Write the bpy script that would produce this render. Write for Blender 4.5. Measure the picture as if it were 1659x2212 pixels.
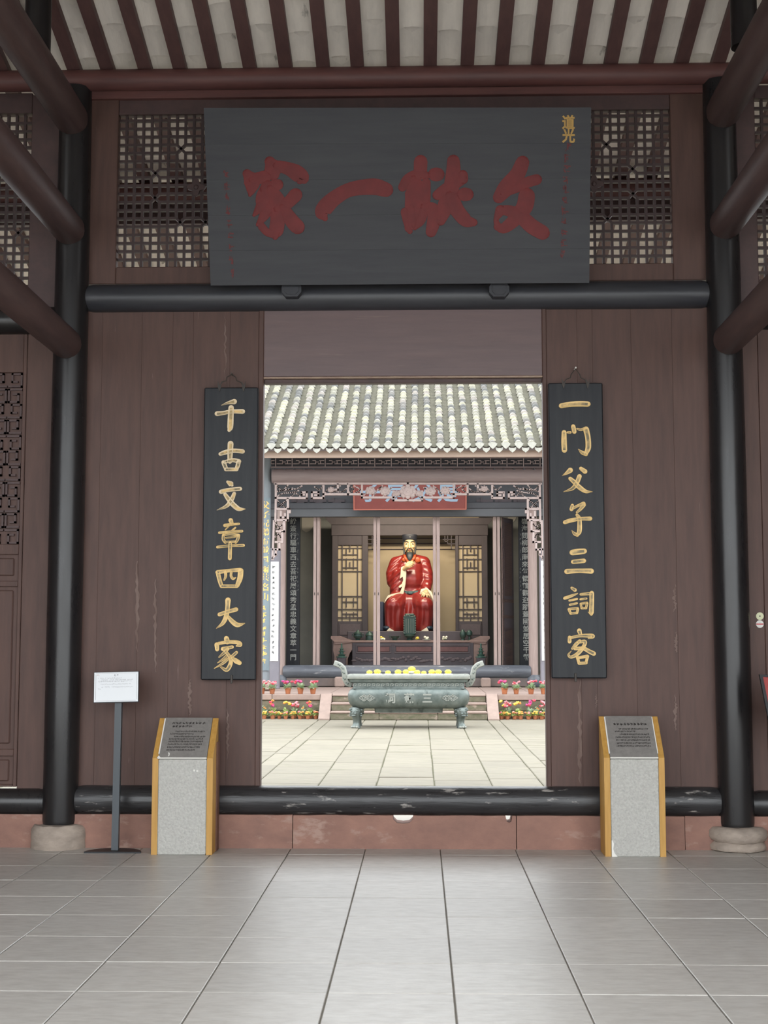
import bpy, math, random
from mathutils import Vector, Matrix
import numpy as np

for o in list(bpy.data.objects):
    bpy.data.objects.remove(o, do_unlink=True)
SC = bpy.context.scene
COL = SC.collection
random.seed(7)

# ------------------------------------------------------------------ camera
FPX = 2930.0
CAM = Vector((0.155, 0.0, 1.655))
_d = Vector((908 - 829.5, -(1387 - 1106), -FPX)).normalized()
_r = math.radians(0.15)
_u = Vector((-math.sin(_r), math.cos(_r), 0))
_z = (_u - _u.dot(_d) * _d).normalized()
_x = _d.cross(_z)
CM = Matrix((_x, _d, _z))
cd = bpy.data.cameras.new('camera')
cd.sensor_fit = 'HORIZONTAL'
cd.sensor_width = 36.0
cd.lens = FPX / 1659 * 36.0
cd.clip_end = 200
cam = bpy.data.objects.new('camera', cd)
COL.objects.link(cam)
cam.matrix_world = Matrix.Translation(CAM) @ CM.to_4x4()
SC.camera = cam


def P(px, py, Y):
    """point at depth Y (a real distance) seen at a pixel of the 1659x2212 photo"""
    w = CM @ Vector((px - 829.5, -(py - 1106), -FPX))
    return CAM + w * ((Y - CAM.y) / w.y)


# ------------------------------------------------------------------ sky, lights, exposure
W = bpy.data.worlds.new('overcast sky')
SC.world = W
W.use_nodes = True
nt = W.node_tree
bg = nt.nodes['Background']
bg.inputs['Color'].default_value = (0.93, 0.97, 1.0, 1)
bg.inputs['Strength'].default_value = 1.0
SC.view_settings.view_transform = 'Standard'
SC.view_settings.look = 'None'
SC.view_settings.gamma = 1
SC.view_settings.use_curve_mapping = False
SC.view_settings.exposure = 2.15


def area(name, loc, target, size, power, color, spread=180):
    l = bpy.data.lights.new(name, 'AREA')
    l.shape = 'RECTANGLE'
    l.size, l.size_y = size
    l.energy = power
    l.color = color
    l.spread = math.radians(spread)
    o = bpy.data.objects.new(name, l)
    COL.objects.link(o)
    o.location = loc
    o.rotation_euler = (Vector(target) - Vector(loc)).to_track_quat('-Z', 'Y').to_euler()
    return o


# unseen statue lamp under the shrine ceiling, and an added fill in the porch
area('shrine_lamp', (-0.2, 36.2, 5.6), (-0.2, 38.6, 2.6), (3.0, 0.3), 45, (1.0, 0.86, 0.66))
area('porch_fill', (-0.2, 33.0, 5.9), (-0.2, 34.5, 1.5), (5.0, 0.6), 22, (0.95, 0.95, 1.0))  # unseen fill light added to brighten the porch

# ------------------------------------------------------------------ materials
MATS = {}


def mat(name, c1, c2=None, rough=0.6, scale=(1, 1, 1), ns=6.0, detail=5, bump=0.0, metal=0.0,
        wear=None, ws=(1, 1, 1), wn=3.0, wt=(0.62, 0.7), spec=0.5, contrast=(0.3, 0.7), coat=0.0, bns=None, rvar=0.0, rnd=0.0):
    if name in MATS:
        return MATS[name]
    m = bpy.data.materials.new(name)
    MATS[name] = m
    m.use_nodes = True
    t = m.node_tree
    N, L = t.nodes, t.links
    b = N['Principled BSDF']
    b.inputs['Roughness'].default_value = rough
    b.inputs['Metallic'].default_value = metal
    b.inputs['Specular IOR Level'].default_value = spec
    b.inputs['Coat Weight'].default_value = coat
    b.inputs['Coat Roughness'].default_value = 0.25
    b.inputs['Base Color'].default_value = (*c1, 1)
    if c2 is None and not bump and wear is None:
        return m
    tc = N.new('ShaderNodeTexCoord')
    oi = N.new('ShaderNodeObjectInfo')
    mul = N.new('ShaderNodeVectorMath')
    mul.operation = 'MULTIPLY'
    cmb = N.new('ShaderNodeCombineXYZ')
    for k in range(3):
        L.new(oi.outputs['Random'], cmb.inputs[k])
    L.new(cmb.outputs[0], mul.inputs[0])
    mul.inputs[1].default_value = (37, 53, 71)
    add = N.new('ShaderNodeVectorMath')
    L.new(tc.outputs['Object'], add.inputs[0])
    L.new(mul.outputs[0], add.inputs[1])

    def noise(sc, n, det):
        mp = N.new('ShaderNodeMapping')
        mp.inputs['Scale'].default_value = sc
        L.new(add.outputs[0], mp.inputs[0])
        x = N.new('ShaderNodeTexNoise')
        x.inputs['Scale'].default_value = n
        x.inputs['Detail'].default_value = det
        x.inputs['Roughness'].default_value = 0.6
        L.new(mp.outputs[0], x.inputs['Vector'])
        return x.outputs['Fac']

    def ramp(fac, a, bb):
        r = N.new('ShaderNodeMapRange')
        r.inputs['From Min'].default_value = a
        r.inputs['From Max'].default_value = bb
        L.new(fac, r.inputs['Value'])
        return r.outputs[0]

    def mix(fac, a, bb):
        x = N.new('ShaderNodeMix')
        x.data_type = 'RGBA'
        L.new(fac, x.inputs['Factor'])
        for s, v in ((x.inputs['A'], a), (x.inputs['B'], bb)):
            if isinstance(v, tuple):
                s.default_value = (*v, 1)
            else:
                L.new(v, s)
        return x.outputs['Result']

    n1 = noise(scale, ns, detail)
    col = None
    if c2 is not None:
        col = mix(ramp(n1, *contrast), c1, c2)
    if wear is not None:
        n2 = noise(ws, wn, 6)
        col = mix(ramp(n2, *wt), col if col is not None else c1, wear)
    if rnd and col is not None:
        h = N.new('ShaderNodeHueSaturation')
        mr = N.new('ShaderNodeMapRange')
        mr.inputs['To Min'].default_value = 1 - rnd
        mr.inputs['To Max'].default_value = 1 + rnd
        L.new(oi.outputs['Random'], mr.inputs['Value'])
        L.new(mr.outputs[0], h.inputs['Value'])
        L.new(col, h.inputs['Color'])
        col = h.outputs[0]
    if col is not None:
        L.new(col, b.inputs['Base Color'])
    if rvar:
        mr = N.new('ShaderNodeMapRange')
        mr.inputs['To Min'].default_value = rough - rvar
        mr.inputs['To Max'].default_value = rough + rvar
        L.new(n1, mr.inputs['Value'])
        L.new(mr.outputs[0], b.inputs['Roughness'])
    if bump:
        bp = N.new('ShaderNodeBump')
        bp.inputs['Strength'].default_value = bump
        bp.inputs['Distance'].default_value = 0.02
        L.new(noise(scale, bns, 4) if bns else n1, bp.inputs['Height'])
        L.new(bp.outputs[0], b.inputs['Normal'])
    return m


BROWN = mat('brown painted board', (0.108, 0.059, 0.047), (0.078, 0.043, 0.036), 0.55, (3, 3, 0.35), 6, 6, 0.06, spec=0.35,
            wear=(0.24, 0.165, 0.145), ws=(10, 10, 0.55), wn=3.0, wt=(0.71, 0.78), rnd=0.05)
BROWND = mat('dark brown timber', (0.085, 0.048, 0.045), (0.062, 0.037, 0.036), 0.55, (2, 2, 2), 5, 5, 0.1)
BEAMBR = mat('weathered brown tie beam', (0.105, 0.062, 0.057), (0.075, 0.045, 0.043), 0.5, (4, 0.5, 4), 5, 5, 0.15)
PURL = mat('red brown purlin', (0.15, 0.058, 0.05), (0.105, 0.045, 0.042), 0.55, (0.4, 3, 3), 6, 5, 0.1)
RAFT = mat('red brown rafter', (0.135, 0.07, 0.064), (0.10, 0.053, 0.052), 0.6, (3, 0.6, 3), 6, 5, 0.1)
BLACK = mat('black lacquer', (0.013, 0.012, 0.013), (0.019, 0.017, 0.017), 0.30, (4, 4, 0.5), 4, 5, 0.05, rvar=0.1)
BLACKW = mat('worn black lacquer log', (0.022, 0.021, 0.022), (0.035, 0.034, 0.036), 0.3, (0.6, 5, 5), 5, 6, 0.25,
             wear=(0.30, 0.28, 0.26), ws=(2.2, 8, 8), wn=2.4, wt=(0.615, 0.68), rvar=0.1)
BLACKL = mat('black blue lacquer lintel', (0.03, 0.031, 0.036), (0.042, 0.043, 0.05), 0.36, (0.5, 4, 4), 4, 5, 0.05)
TILEF = mat('grey glazed floor tile', (0.50, 0.475, 0.44), (0.38, 0.355, 0.325), 0.40, (1.2, 3.2, 1), 7, 9, 0.09,
            wear=(0.46, 0.44, 0.41), ws=(1.5, 4.5, 1), wn=5, wt=(0.52, 0.66), spec=1.0, rvar=0.05, rnd=0.05)
GROUT = mat('pale grout', (0.34, 0.31, 0.26), (0.25, 0.23, 0.2), 0.9, (1, 1, 1), 8)
REDST = mat('red sandstone', (0.31, 0.165, 0.125), (0.22, 0.12, 0.095), 0.85, (1, 1, 1.6), 4, 8, 0.7,
            wear=(0.36, 0.235, 0.19), ws=(1, 1, 2), wn=4, wt=(0.58, 0.68))
BASEST = mat('weathered base stone', (0.42, 0.345, 0.285), (0.26, 0.215, 0.18), 0.9, (1, 1, 2), 7, 7, 0.8)
WHITEW = mat('whitewashed roof tile', (0.90, 0.83, 0.75), (0.80, 0.74, 0.67), 0.9, (4, 1, 1), 4, 5, 0.25,
             wear=(0.17, 0.15, 0.115), ws=(1.8, .7, 1), wn=3.2, wt=(0.65, 0.75), rnd=0.08)
PLAQ = mat('black green plaque lacquer', (0.022, 0.022, 0.029), (0.035, 0.036, 0.041), 0.45, (0.35, 1, 4), 4, 6, 0.06, spec=0.35)
REDCH = mat('dark red painted character', (0.17, 0.018, 0.018), (0.125, 0.014, 0.015), 0.65, (1, 1, 1), 9, 5, 0.15)
REDFADE = mat('faded red character', (0.17, 0.026, 0.027), (0.085, 0.028, 0.03), 0.7, (1, 1, 1), 18)
GOLD = mat('gilded character', (0.80, 0.55, 0.22), (0.62, 0.42, 0.16), 0.45, (1, 1, 1), 14, 5, 0.1, metal=0.15)
GOLDW = mat('worn gilt groove', (0.74, 0.50, 0.2), (0.17, 0.14, 0.08), 0.55, (1, 1, 1), 9, 6, 0.2, contrast=(0.38, 0.6))
SILV = mat('pale gilded character', (0.74, 0.60, 0.40), (0.60, 0.46, 0.28), 0.45, (1, 1, 1), 14, 5, 0.1, metal=0.15)
BOARDK = mat('black couplet board', (0.012, 0.013, 0.017), (0.022, 0.024, 0.027), 0.42, (4, 4, 0.35), 5, 6, 0.05, spec=0.28,
             wear=(0.10, 0.105, 0.10), ws=(14, 14, 0.6), wn=3, wt=(0.74, 0.82))
CONC = mat('grey pebbled concrete', (0.56, 0.55, 0.51), (0.43, 0.42, 0.39), 0.8, (1, 1, 1), 55, 5, 0.8)
CONCT = mat('grey stone plaque', (0.23, 0.215, 0.20), (0.185, 0.172, 0.16), 0.6, (1, 1, 1), 25, 6, 0.2)
YEL = mat('yellow wood trim', (0.52, 0.29, 0.07), (0.42, 0.22, 0.045), 0.55, (4, 4, 0.4), 8, 5, 0.1)
SIDEB = mat('brown box side', (0.17, 0.08, 0.05), (0.13, 0.06, 0.04), 0.6, (1, 1, 1), 9)
INK = mat('dark ink', (0.035, 0.03, 0.028), None, 0.7)
GREYINK = mat('grey ink', (0.17, 0.17, 0.18), None, 0.8)
WHITEB = mat('white sign sheet', (0.78, 0.80, 0.82), None, 0.35)
STEEL = mat('dark grey painted steel', (0.055, 0.065, 0.075), None, 0.4)
STEELK = mat('black painted steel', (0.013, 0.013, 0.015), None, 0.5)
IRON = mat('rusty black iron', (0.03, 0.027, 0.025), (0.06, 0.045, 0.035), 0.6, (1, 1, 1), 40)
REDP = mat('red display panel', (0.36, 0.045, 0.04), (0.30, 0.035, 0.03), 0.5, (1, 1, 1), 4)
PEEL = mat('pale scuffed paint', (0.20, 0.14, 0.12), (0.13, 0.08, 0.066), 0.8, (8, 8, 1), 6)
WHITEP = mat('bare white plaster', (0.75, 0.73, 0.68), None, 0.9)

# ------------------------------------------------------------------ mesh helpers


class MB:
    def __init__(s):
        s.v, s.f, s.m = [], [], []

    def add(s, verts, faces, mi=0):
        n = len(s.v)
        s.v += [tuple(v) for v in verts]
        s.f += [tuple(i + n for i in f) for f in faces]
        s.m += [mi] * len(faces)
        return s

    def box(s, x0, x1, y0, y1, z0, z1, b=0.0, mi=0):
        """box with chamfered edges"""
        if x0 > x1: x0, x1 = x1, x0
        if y0 > y1: y0, y1 = y1, y0
        if z0 > z1: z0, z1 = z1, z0
        b = min(b, (x1 - x0) * .45, (y1 - y0) * .45, (z1 - z0) * .45)
        lo, hi = (x0, y0, z0), (x1, y1, z1)
        if b <= 0:
            vs = [(x, y, z) for z in (z0, z1) for y in (y0, y1) for x in (x0, x1)]
            return s.add(vs, [(0, 2, 3, 1), (4, 5, 7, 6), (0, 1, 5, 4), (2, 6, 7, 3), (0, 4, 6, 2), (1, 3, 7, 5)], mi)
        vs, idx = [], {}
        for sx in (0, 1):
            for sy in (0, 1):
                for sz in (0, 1):
                    c = [(lo, hi)[q][k] for k, q in enumerate((sx, sy, sz))]
                    for k in range(3):
                        p = list(c)
                        for j, q in enumerate((sx, sy, sz)):
                            if j != k:
                                p[j] += -b if q else b
                        idx[(sx, sy, sz, k)] = len(vs)
                        vs.append(p)
        fs = []
        for k in range(3):
            a, c = [j for j in range(3) if j != k]
            for q in (0, 1):
                ring = []
                for (i, j) in ((0, 0), (1, 0), (1, 1), (0, 1)):
                    t = [0, 0, 0]
                    t[k], t[a], t[c] = q, i, j
                    ring.append(idx[(*t, k)])
                fs.append(tuple(ring))
            for i in (0, 1):
                for j in (0, 1):
                    t0, t1 = [0, 0, 0], [0, 0, 0]
                    t0[k], t1[k] = 0, 1
                    t0[a] = t1[a] = i
                    t0[c] = t1[c] = j
                    fs.append((idx[(*t0, a)], idx[(*t1, a)], idx[(*t1, c)], idx[(*t0, c)]))
        for sx in (0, 1):
            for sy in (0, 1):
                for sz in (0, 1):
                    fs.append(tuple(idx[(sx, sy, sz, k)] for k in range(3)))
        return s.add(vs, fs, mi)

    def tube(s, pts, rad, n=10, caps=True, mi=0, closed=False):
        pts = [Vector(p) for p in pts]
        if not hasattr(rad, '__len__'):
            rad = [rad] * len(pts)
        vs, fs = [], []
        up = Vector((0, 0, 1))
        prev = None
        for i, p in enumerate(pts):
            a = pts[max(0, i - 1)]
            c = pts[min(len(pts) - 1, i + 1)]
            d = (c - a).normalized()
            if prev is None:
                x = d.cross(up)
                if x.length < 1e-3:
                    x = d.cross(Vector((1, 0, 0)))
            else:
                x = prev - d * prev.dot(d)
            x.normalize()
            prev = x
            y = d.cross(x)
            r = rad[i]
            rx, ry = r if hasattr(r, '__len__') else (r, r)
            for k in range(n):
                t = 2 * math.pi * k / n
                vs.append(p + x * rx * math.cos(t) + y * ry * math.sin(t))
        for i in range(len(pts) - 1):
            for k in range(n):
                fs.append((i * n + k, i * n + (k + 1) % n, (i + 1) * n + (k + 1) % n, (i + 1) * n + k))
        if caps:
            fs.append(tuple(range(n - 1, -1, -1)))
            fs.append(tuple((len(pts) - 1) * n + k for k in range(n)))
        return s.add(vs, fs, mi)

    def lathe(s, prof, c, n=16, mi=0, sx=1, sy=1):
        """profile of (radius, height) round a vertical axis through c"""
        vs, fs = [], []
        for r, h in prof:
            for k in range(n):
                t = 2 * math.pi * k / n
                vs.append((c[0] + r * sx * math.cos(t), c[1] + r * sy * math.sin(t), c[2] + h))
        for i in range(len(prof) - 1):
            for k in range(n):
                fs.append((i * n + k, i * n + (k + 1) % n, (i + 1) * n + (k + 1) % n, (i + 1) * n + k))
        fs.append(tuple(range(n - 1, -1, -1)))
        fs.append(tuple((len(prof) - 1) * n + k for k in range(n)))
        return s.add(vs, fs, mi)

    def ell(s, c, r, n=12, m=8, mi=0, rot=None):
        vs, fs = [], []
        c = Vector(c)
        for i in range(1, m):
            ph = math.pi * i / m
            for k in range(n):
                t = 2 * math.pi * k / n
                q = Vector((r[0] * math.sin(ph) * math.cos(t), r[1] * math.sin(ph) * math.sin(t), r[2] * math.cos(ph)))
                if rot is not None:
                    q = rot @ q
                vs.append(c + q)
        tz, bz = Vector((0, 0, r[2])), Vector((0, 0, -r[2]))
        if rot is not None:
            tz, bz = rot @ tz, rot @ bz
        vs += [c + tz, c + bz]
        T, B = len(vs) - 2, len(vs) - 1
        for i in range(m - 2):
            for k in range(n):
                fs.append((i * n + k, (i + 1) * n + k, (i + 1) * n + (k + 1) % n, i * n + (k + 1) % n))
        for k in range(n):
            fs.append((T, k, (k + 1) % n))
            fs.append((B, (m - 2) * n + (k + 1) % n, (m - 2) * n + k))
        return s.add(vs, fs, mi)

    def prism(s, poly, f, d0, d1, mi=0):
        """outline poly of (a, b) pushed from depth d0 to d1; f(a, b, d) gives the point"""
        n = len(poly)
        vs = [f(a, b, d0) for a, b in poly] + [f(a, b, d1) for a, b in poly]
        fs = [tuple(range(n)), tuple(range(2 * n - 1, n - 1, -1))]
        fs += [(i, i + n, (i + 1) % n + n, (i + 1) % n) for i in range(n)]
        return s.add(vs, fs, mi)

    def loft(s, rings, mi=0, caps=True):
        n = len(rings[0])
        vs = [p for r in rings for p in r]
        fs = []
        for i in range(len(rings) - 1):
            for k in range(n):
                fs.append((i * n + k, i * n + (k + 1) % n, (i + 1) * n + (k + 1) % n, (i + 1) * n + k))
        if caps:
            fs.append(tuple(range(n - 1, -1, -1)))
            fs.append(tuple((len(rings) - 1) * n + k for k in range(n)))
        return s.add(vs, fs, mi)

    def build(s, name, mats, parent=None, loc=None, smooth=None, kind=None):
        if not isinstance(mats, (list, tuple)):
            mats = [mats]
        o0 = Vector(loc) if loc is not None else (wloc(parent) if parent else Vector((0, 0, 0)))
        me = bpy.data.meshes.new(name)
        me.from_pydata([(v[0] - o0.x, v[1] - o0.y, v[2] - o0.z) for v in s.v], [], s.f)
        for m in mats:
            me.materials.append(m)
        if len(mats) > 1:
            me.polygons.foreach_set('material_index', s.m)
        if smooth:
            me.shade_smooth()
            if smooth is not True:
                me.set_sharp_from_angle(angle=math.radians(smooth))
        import bmesh
        bm = bmesh.new()
        bm.from_mesh(me)
        bmesh.ops.recalc_face_normals(bm, faces=bm.faces)
        bm.to_mesh(me)
        bm.free()
        o = bpy.data.objects.new(name, me)
        COL.objects.link(o)
        if parent:
            o.parent = parent
            o.location = o0 - wloc(parent)
        else:
            o.location = o0
        if kind:
            o['kind'] = kind
        return o


def wloc(o):
    v = Vector((0, 0, 0))
    while o is not None:
        v += o.location
        o = o.parent
    return v


def tag(o, label, cat, group=None):
    o['label'] = label
    o['category'] = cat
    if group:
        o['group'] = group
    return o


def thing(name, label, cat, loc, group=None):
    o = bpy.data.objects.new(name, None)
    COL.objects.link(o)
    o.location = loc
    o.empty_display_size = 0.1
    return tag(o, label, cat, group)


def struct(name, loc=(0, 0, 0)):
    o = bpy.data.objects.new(name, None)
    COL.objects.link(o)
    o.location = loc
    o['kind'] = 'structure'
    return o


def dup(o, loc=None, label=None, parent=None, rotz=None, scale=None):
    c = o.copy()
    COL.objects.link(c)
    if parent:
        c.parent = parent
    if loc is not None:
        c.location = loc
    if rotz is not None:
        c.rotation_euler = (0, 0, rotz)
    if scale is not None:
        c.scale = scale
    if label:
        c['label'] = label
    for ch in list(o.children):
        dup(ch, parent=c)
    return c


def one(mesh_obj, label, cat, group=None):
    return tag(mesh_obj, label, cat, group)


# brush strokes -----------------------------------------------------------------
def spline(st, k=5):
    p = [Vector((a, b, w)) for a, b, w in st]
    if len(p) == 2:
        return [p[0].lerp(p[1], i / k) for i in range(k + 1)]
    q = [2 * p[0] - p[1]] + p + [2 * p[-1] - p[-2]]
    out = []
    for i in range(1, len(q) - 2):
        for j in range(k):
            t = j / k
            a, b, c, d = q[i - 1], q[i], q[i + 1], q[i + 2]
            r = 0.5 * ((2 * b) + (c - a) * t + (2 * a - 5 * b + 4 * c - d) * t * t + (3 * b - a - 3 * c + d) * t ** 3)
            r.z = max(r.z, 4)
            out.append(r)
    out.append(p[-1])
    return out


def brush(mb, st, f, h, lift=0.0, cm=0):
    """one brush stroke, raised to h in the middle; f(a, b, d) maps drawing units and relief to a point"""
    pts = spline(st)
    # round ends
    d0 = Vector((pts[0].x - pts[1].x, pts[0].y - pts[1].y, 0))
    d1 = Vector((pts[-1].x - pts[-2].x, pts[-1].y - pts[-2].y, 0))
    if d0.length > 0: d0.normalize()
    if d1.length > 0: d1.normalize()
    w0, w1 = pts[0].z, pts[-1].z
    pre = [Vector((*(pts[0] + d0 * w0 * .5 * math.sin(t)).xy, w0 * max(.12, math.cos(t)))) for t in (1.5, 1.05, .55)]
    post = [Vector((*(pts[-1] + d1 * w1 * .5 * math.sin(t)).xy, w1 * max(.12, math.cos(t)))) for t in (.55, 1.05, 1.5)]
    pts = pre + pts + post
    vs, fs, ms = [], [], []
    for i, p in enumerate(pts):
        a, c = pts[max(0, i - 1)], pts[min(len(pts) - 1, i + 1)]
        t = Vector((c.x - a.x, c.y - a.y))
        if t.length < 1e-6: t = Vector((1, 0))
        t.normalize()
        n = Vector((-t.y, t.x))
        for q, e in ((-.5, 0), (-.24, 1), (.24, 1), (.5, 0)):
            vs.append(f(p.x + n.x * q * p.z, p.y + n.y * q * p.z, lift + h * e))
    fa, fb = [], []
    for i in range(len(pts) - 1):
        for k in range(3):
            (fb if k == 1 and 3 <= i < len(pts) - 4 else fa).append((i * 4 + k, i * 4 + k + 1, i * 4 + k + 5, i * 4 + k + 4))
    fa += [(0, 1, 2, 3), tuple(len(vs) - 1 - k for k in range(4))]
    n0 = len(mb.v)
    mb.add(vs, fa, 0)
    mb.f += [tuple(i + n0 for i in q) for q in fb]
    mb.m += [cm] * len(fb)


_GL = {}


def glyph(ch, bold=0.0):
    key = (ch, bold)
    if key not in _GL:
        c = bpy.data.curves.new('glyph', 'FONT')
        c.body = ch
        c.size = 1
        c.offset = bold
        c.resolution_u = 2
        o = bpy.data.objects.new('glyph', c)
        COL.objects.link(o)
        dg = bpy.context.evaluated_depsgraph_get()
        m = bpy.data.meshes.new_from_object(o.evaluated_get(dg))
        vs = [v.co.copy() for v in m.vertices]
        fs = [tuple(p.vertices) for p in m.polygons]
        bpy.data.objects.remove(o)
        bpy.data.curves.remove(c)
        bpy.data.meshes.remove(m)
        if vs:
            x0, x1 = min(v.x for v in vs), max(v.x for v in vs)
            cx = (x0 + x1) / 2
            vs = [(v.x - cx, v.y - 0.38) for v in vs]
        _GL[key] = (vs, fs)
    return _GL[key]


def write(mb, ch, f, bold=0.0, mi=0):
    vs, fs = glyph(ch, bold)
    mb.add([f(a, b) for a, b in vs], fs, mi)


def scribble(mb, f, x0, x1, y, h, rnd, mi=0, gap=0.12, cw=None):
    """a line of writing too small to read: little strokes of uneven width"""
    x = x0
    cw = cw or h
    while x < x1 - cw * .5:
        if rnd.random() > gap:
            for _ in range(3):
                a = x + rnd.random() * cw * .6
                b = y + (rnd.random() - .5) * h * .6
                if rnd.random() < .5:
                    w, hh = cw * (.25 + rnd.random() * .3), h * .13
                else:
                    w, hh = cw * .13, h * (.3 + rnd.random() * .4)
                mb.add([f(a, b - hh / 2), f(a + w, b - hh / 2), f(a + w, b + hh / 2), f(a, b + hh / 2)], [(0, 1, 2, 3)], mi)
        x += cw * 1.05

# ================================================================== THE GATE HALL (where the camera stands)
YW = 11.2          # front face of the boarded wall
XL, XR = -2.78, 2.69
V = Vector


def pz(py, Y): return P(860, py, Y).z


def px_(px, Y, py=1300): return P(px, py, Y).x


# ---- floor
fl = struct('floor')
mb = MB()
mb.box(-8, 8, 3.9, 11.35, -0.12, -0.012)
mb.build('grout_bed', GROUT, fl)
TW = 0.6
x0 = px_(953, P(953, 1845, 11).y, 1845)
xg = P(953, 1387 + 458, FPX * 1.655 / 458).x     # one grout line, the others 0.6 m apart
yg = FPX * 1.655 / (1862 - 1387)                  # one cross joint
t_me = None
for i in range(-6, 7):
    for j in range(-7, 2):
        cx, cy = xg + (i + .5) * TW, yg + (j + .5) * TW
        y1 = min(cy + TW / 2, 11.3)
        if t_me is None or y1 < cy + TW / 2:
            mb = MB()
            mb.box(cx - TW / 2 + .004, cx + TW / 2 - .004, cy - TW / 2 + .003, y1 - .003, -.014, 0, .003)
            o = mb.build('tile', TILEF, fl, loc=(cx, cy, 0))
            o.parent = fl
            if y1 >= cy + TW / 2:
                t_me = o.data
        else:
            o = bpy.data.objects.new('tile', t_me)
            COL.objects.link(o)
            o.parent = fl
            o.location = (cx, cy, random.uniform(-.0012, .0012))
        o.rotation_euler = (random.uniform(-.0012, .0012), random.uniform(-.0012, .0012), 0)
mb = MB()
mb.box(-30, 30, -40, 3.9, -.15, 0)
fc = mb.build('forecourt', mat('forecourt paving', (.6, .58, .54), (.52, .5, .47), .8, ns=3), kind='structure')

FY, FZ, FX = 3.0, 5.2, 7.6      # front opening: depth, height, half width
# ---- roof of the hall: rafters, whitewashed tiles, covering
ce = struct('ceiling')
ZR = P(860, 137, 11.05).z
SL = 0.27


def zr(y): return ZR + SL * (11.05 - y)


RS = px_(929, 11.05, 137) - px_(851, 11.05, 137)
XR0 = px_(851, 11.05, 137)
r_me = None
for k in range(-14, 14):
    x = XR0 + k * RS
    if r_me is None:
        mb = MB()
        w = .056
        ring = lambda y: [V((x - w, y, zr(y))), V((x + w, y, zr(y))), V((x + w, y, zr(y) + .07)), V((x - w, y, zr(y) + .07))]
        mb.loft([ring(y) for y in (6.0, 9.0, 11.05, 12.7, 14.75)])
        o = mb.build('rafter', RAFT, ce, loc=(x, 11.05, 0))
        r_me = o.data
    else:
        o = bpy.data.objects.new('rafter', r_me)
        COL.objects.link(o)
        o.parent = ce
        o.location = (x + random.uniform(-.012, .012), 11.05, random.uniform(-.004, .004))
        o.rotation_euler = (0, 0, random.uniform(-.006, .006))


def roof_tile(mbx, x, y, w=.235, ln=.40):
    vs, fs = [], []
    for yy, dz in ((y - ln / 2, .05), (y + ln / 2, 0.0)):
        for th in (0, .014):
            for k in range(5):
                u = k / 4 * 2 - 1
                vs.append((x + u * w / 2, yy, zr(yy) + .072 + dz + th - .022 * u * u + .022))
    for a in (0, 5):
        for k in range(4):
            fs.append((a + k, a + k + 1, a + k + 11, a + k + 10))
    fs += [(k, k + 1, k + 6, k + 5) for k in range(4)] + [(10 + k, 11 + k, 16 + k, 15 + k) for k in range(4)]
    fs += [(0, 5, 15, 10), (4, 9, 19, 14)]
    mbx.add(vs, fs)


mb = MB()
roof_tile(mb, 0, 11.05)
to = mb.build('roof_tile', WHITEW, ce, loc=(0, 11.05, zr(11.05)))
rt_me = to.data
bpy.data.objects.remove(to)
PITCH = .355
for k in range(-13, 13):
    x = XR0 + (k + .5) * RS
    off = random.uniform(-.1, .1)
    for j in range(-3, 11):
        y = 11.05 - .18 + j * PITCH + off
        o = bpy.data.objects.new('roof_tile', rt_me)
        COL.objects.link(o)
        o.parent = ce
        o.location = (x + random.uniform(-.006, .006), y, zr(y) + random.uniform(0, .006))
        o.rotation_euler = (0, 0, random.uniform(-.02, .02))
mb = MB()      # rest of the tile underside beyond what the photo shows, toward the ridge
mb.prism([(6.0, zr(6.0) + .085), (9.85, zr(9.85) + .085), (9.85, zr(9.85) + .13), (6.0, zr(6.0) + .13)], lambda a, b, d: (d, a, b), -8, 8)
mb.prism([(9.85, zr(9.85) + .125), (14.85, zr(14.85) + .125), (14.85, zr(14.85) + .2), (9.85, zr(9.85) + .2)], lambda a, b, d: (d, a, b), -8, 8)
mb.prism([(6.0, zr(6.0) + .085), (6.0, zr(6.0) + .16), (FY - .2, zr(6.0) + .16), (FY - .2, zr(6.0) + .085)], lambda a, b, d: (d, a, b), -8, 8)
mb.build('roof_cover', WHITEW, ce)
mb = MB()          # unseen open front of the hall, its opening sized to shape the light
mb.box(-8, 8, FY - .15, FY, FZ, zr(6.0) + .085)
for s in (-1, 1):
    mb.box(s * FX, s * 8, FY - .15, FY, 0, FZ)
mb.build('wall_front', BROWND, kind='structure')


def cyl_x(name, x0, x1, y, z, r, m, parent=None, n=20, ry=None):
    mb = MB()
    xs = [x0 + (x1 - x0) * i / 4 for i in range(5)]
    mb.tube([(x, y, z) for x in xs], [(r, ry or r)] * 5, n)
    return mb.build(name, m, parent, loc=(x0, y, z) if parent is None else None, smooth=40)


zp0, zp1 = pz(137, 11.05), pz(181, 11.05)
one(cyl_x('purlin', -7.85, 7.85, 11.12, (zp0 + zp1) / 2, (zp0 - zp1) / 2, PURL), 'long red-brown round purlin carrying the rafters above the big plaque', 'beam')
one(cyl_x('eave_purlin', -7.85, 7.85, 12.7, zr(12.7) - .1, .1, PURL), 'red-brown round purlin under the eaves, seen dark through the lattice', 'beam')
mb = MB()
mb.box(-7.85, 7.85, 12.66, 12.74, zr(12.7) - .42, zr(12.7) - .205, .005)
one(mb.build('eave_tie_board', BROWND, loc=(0, 12.7, zr(12.7) - .3)), 'dark flat board under the eaves purlin, behind the lattice', 'board')

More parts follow.
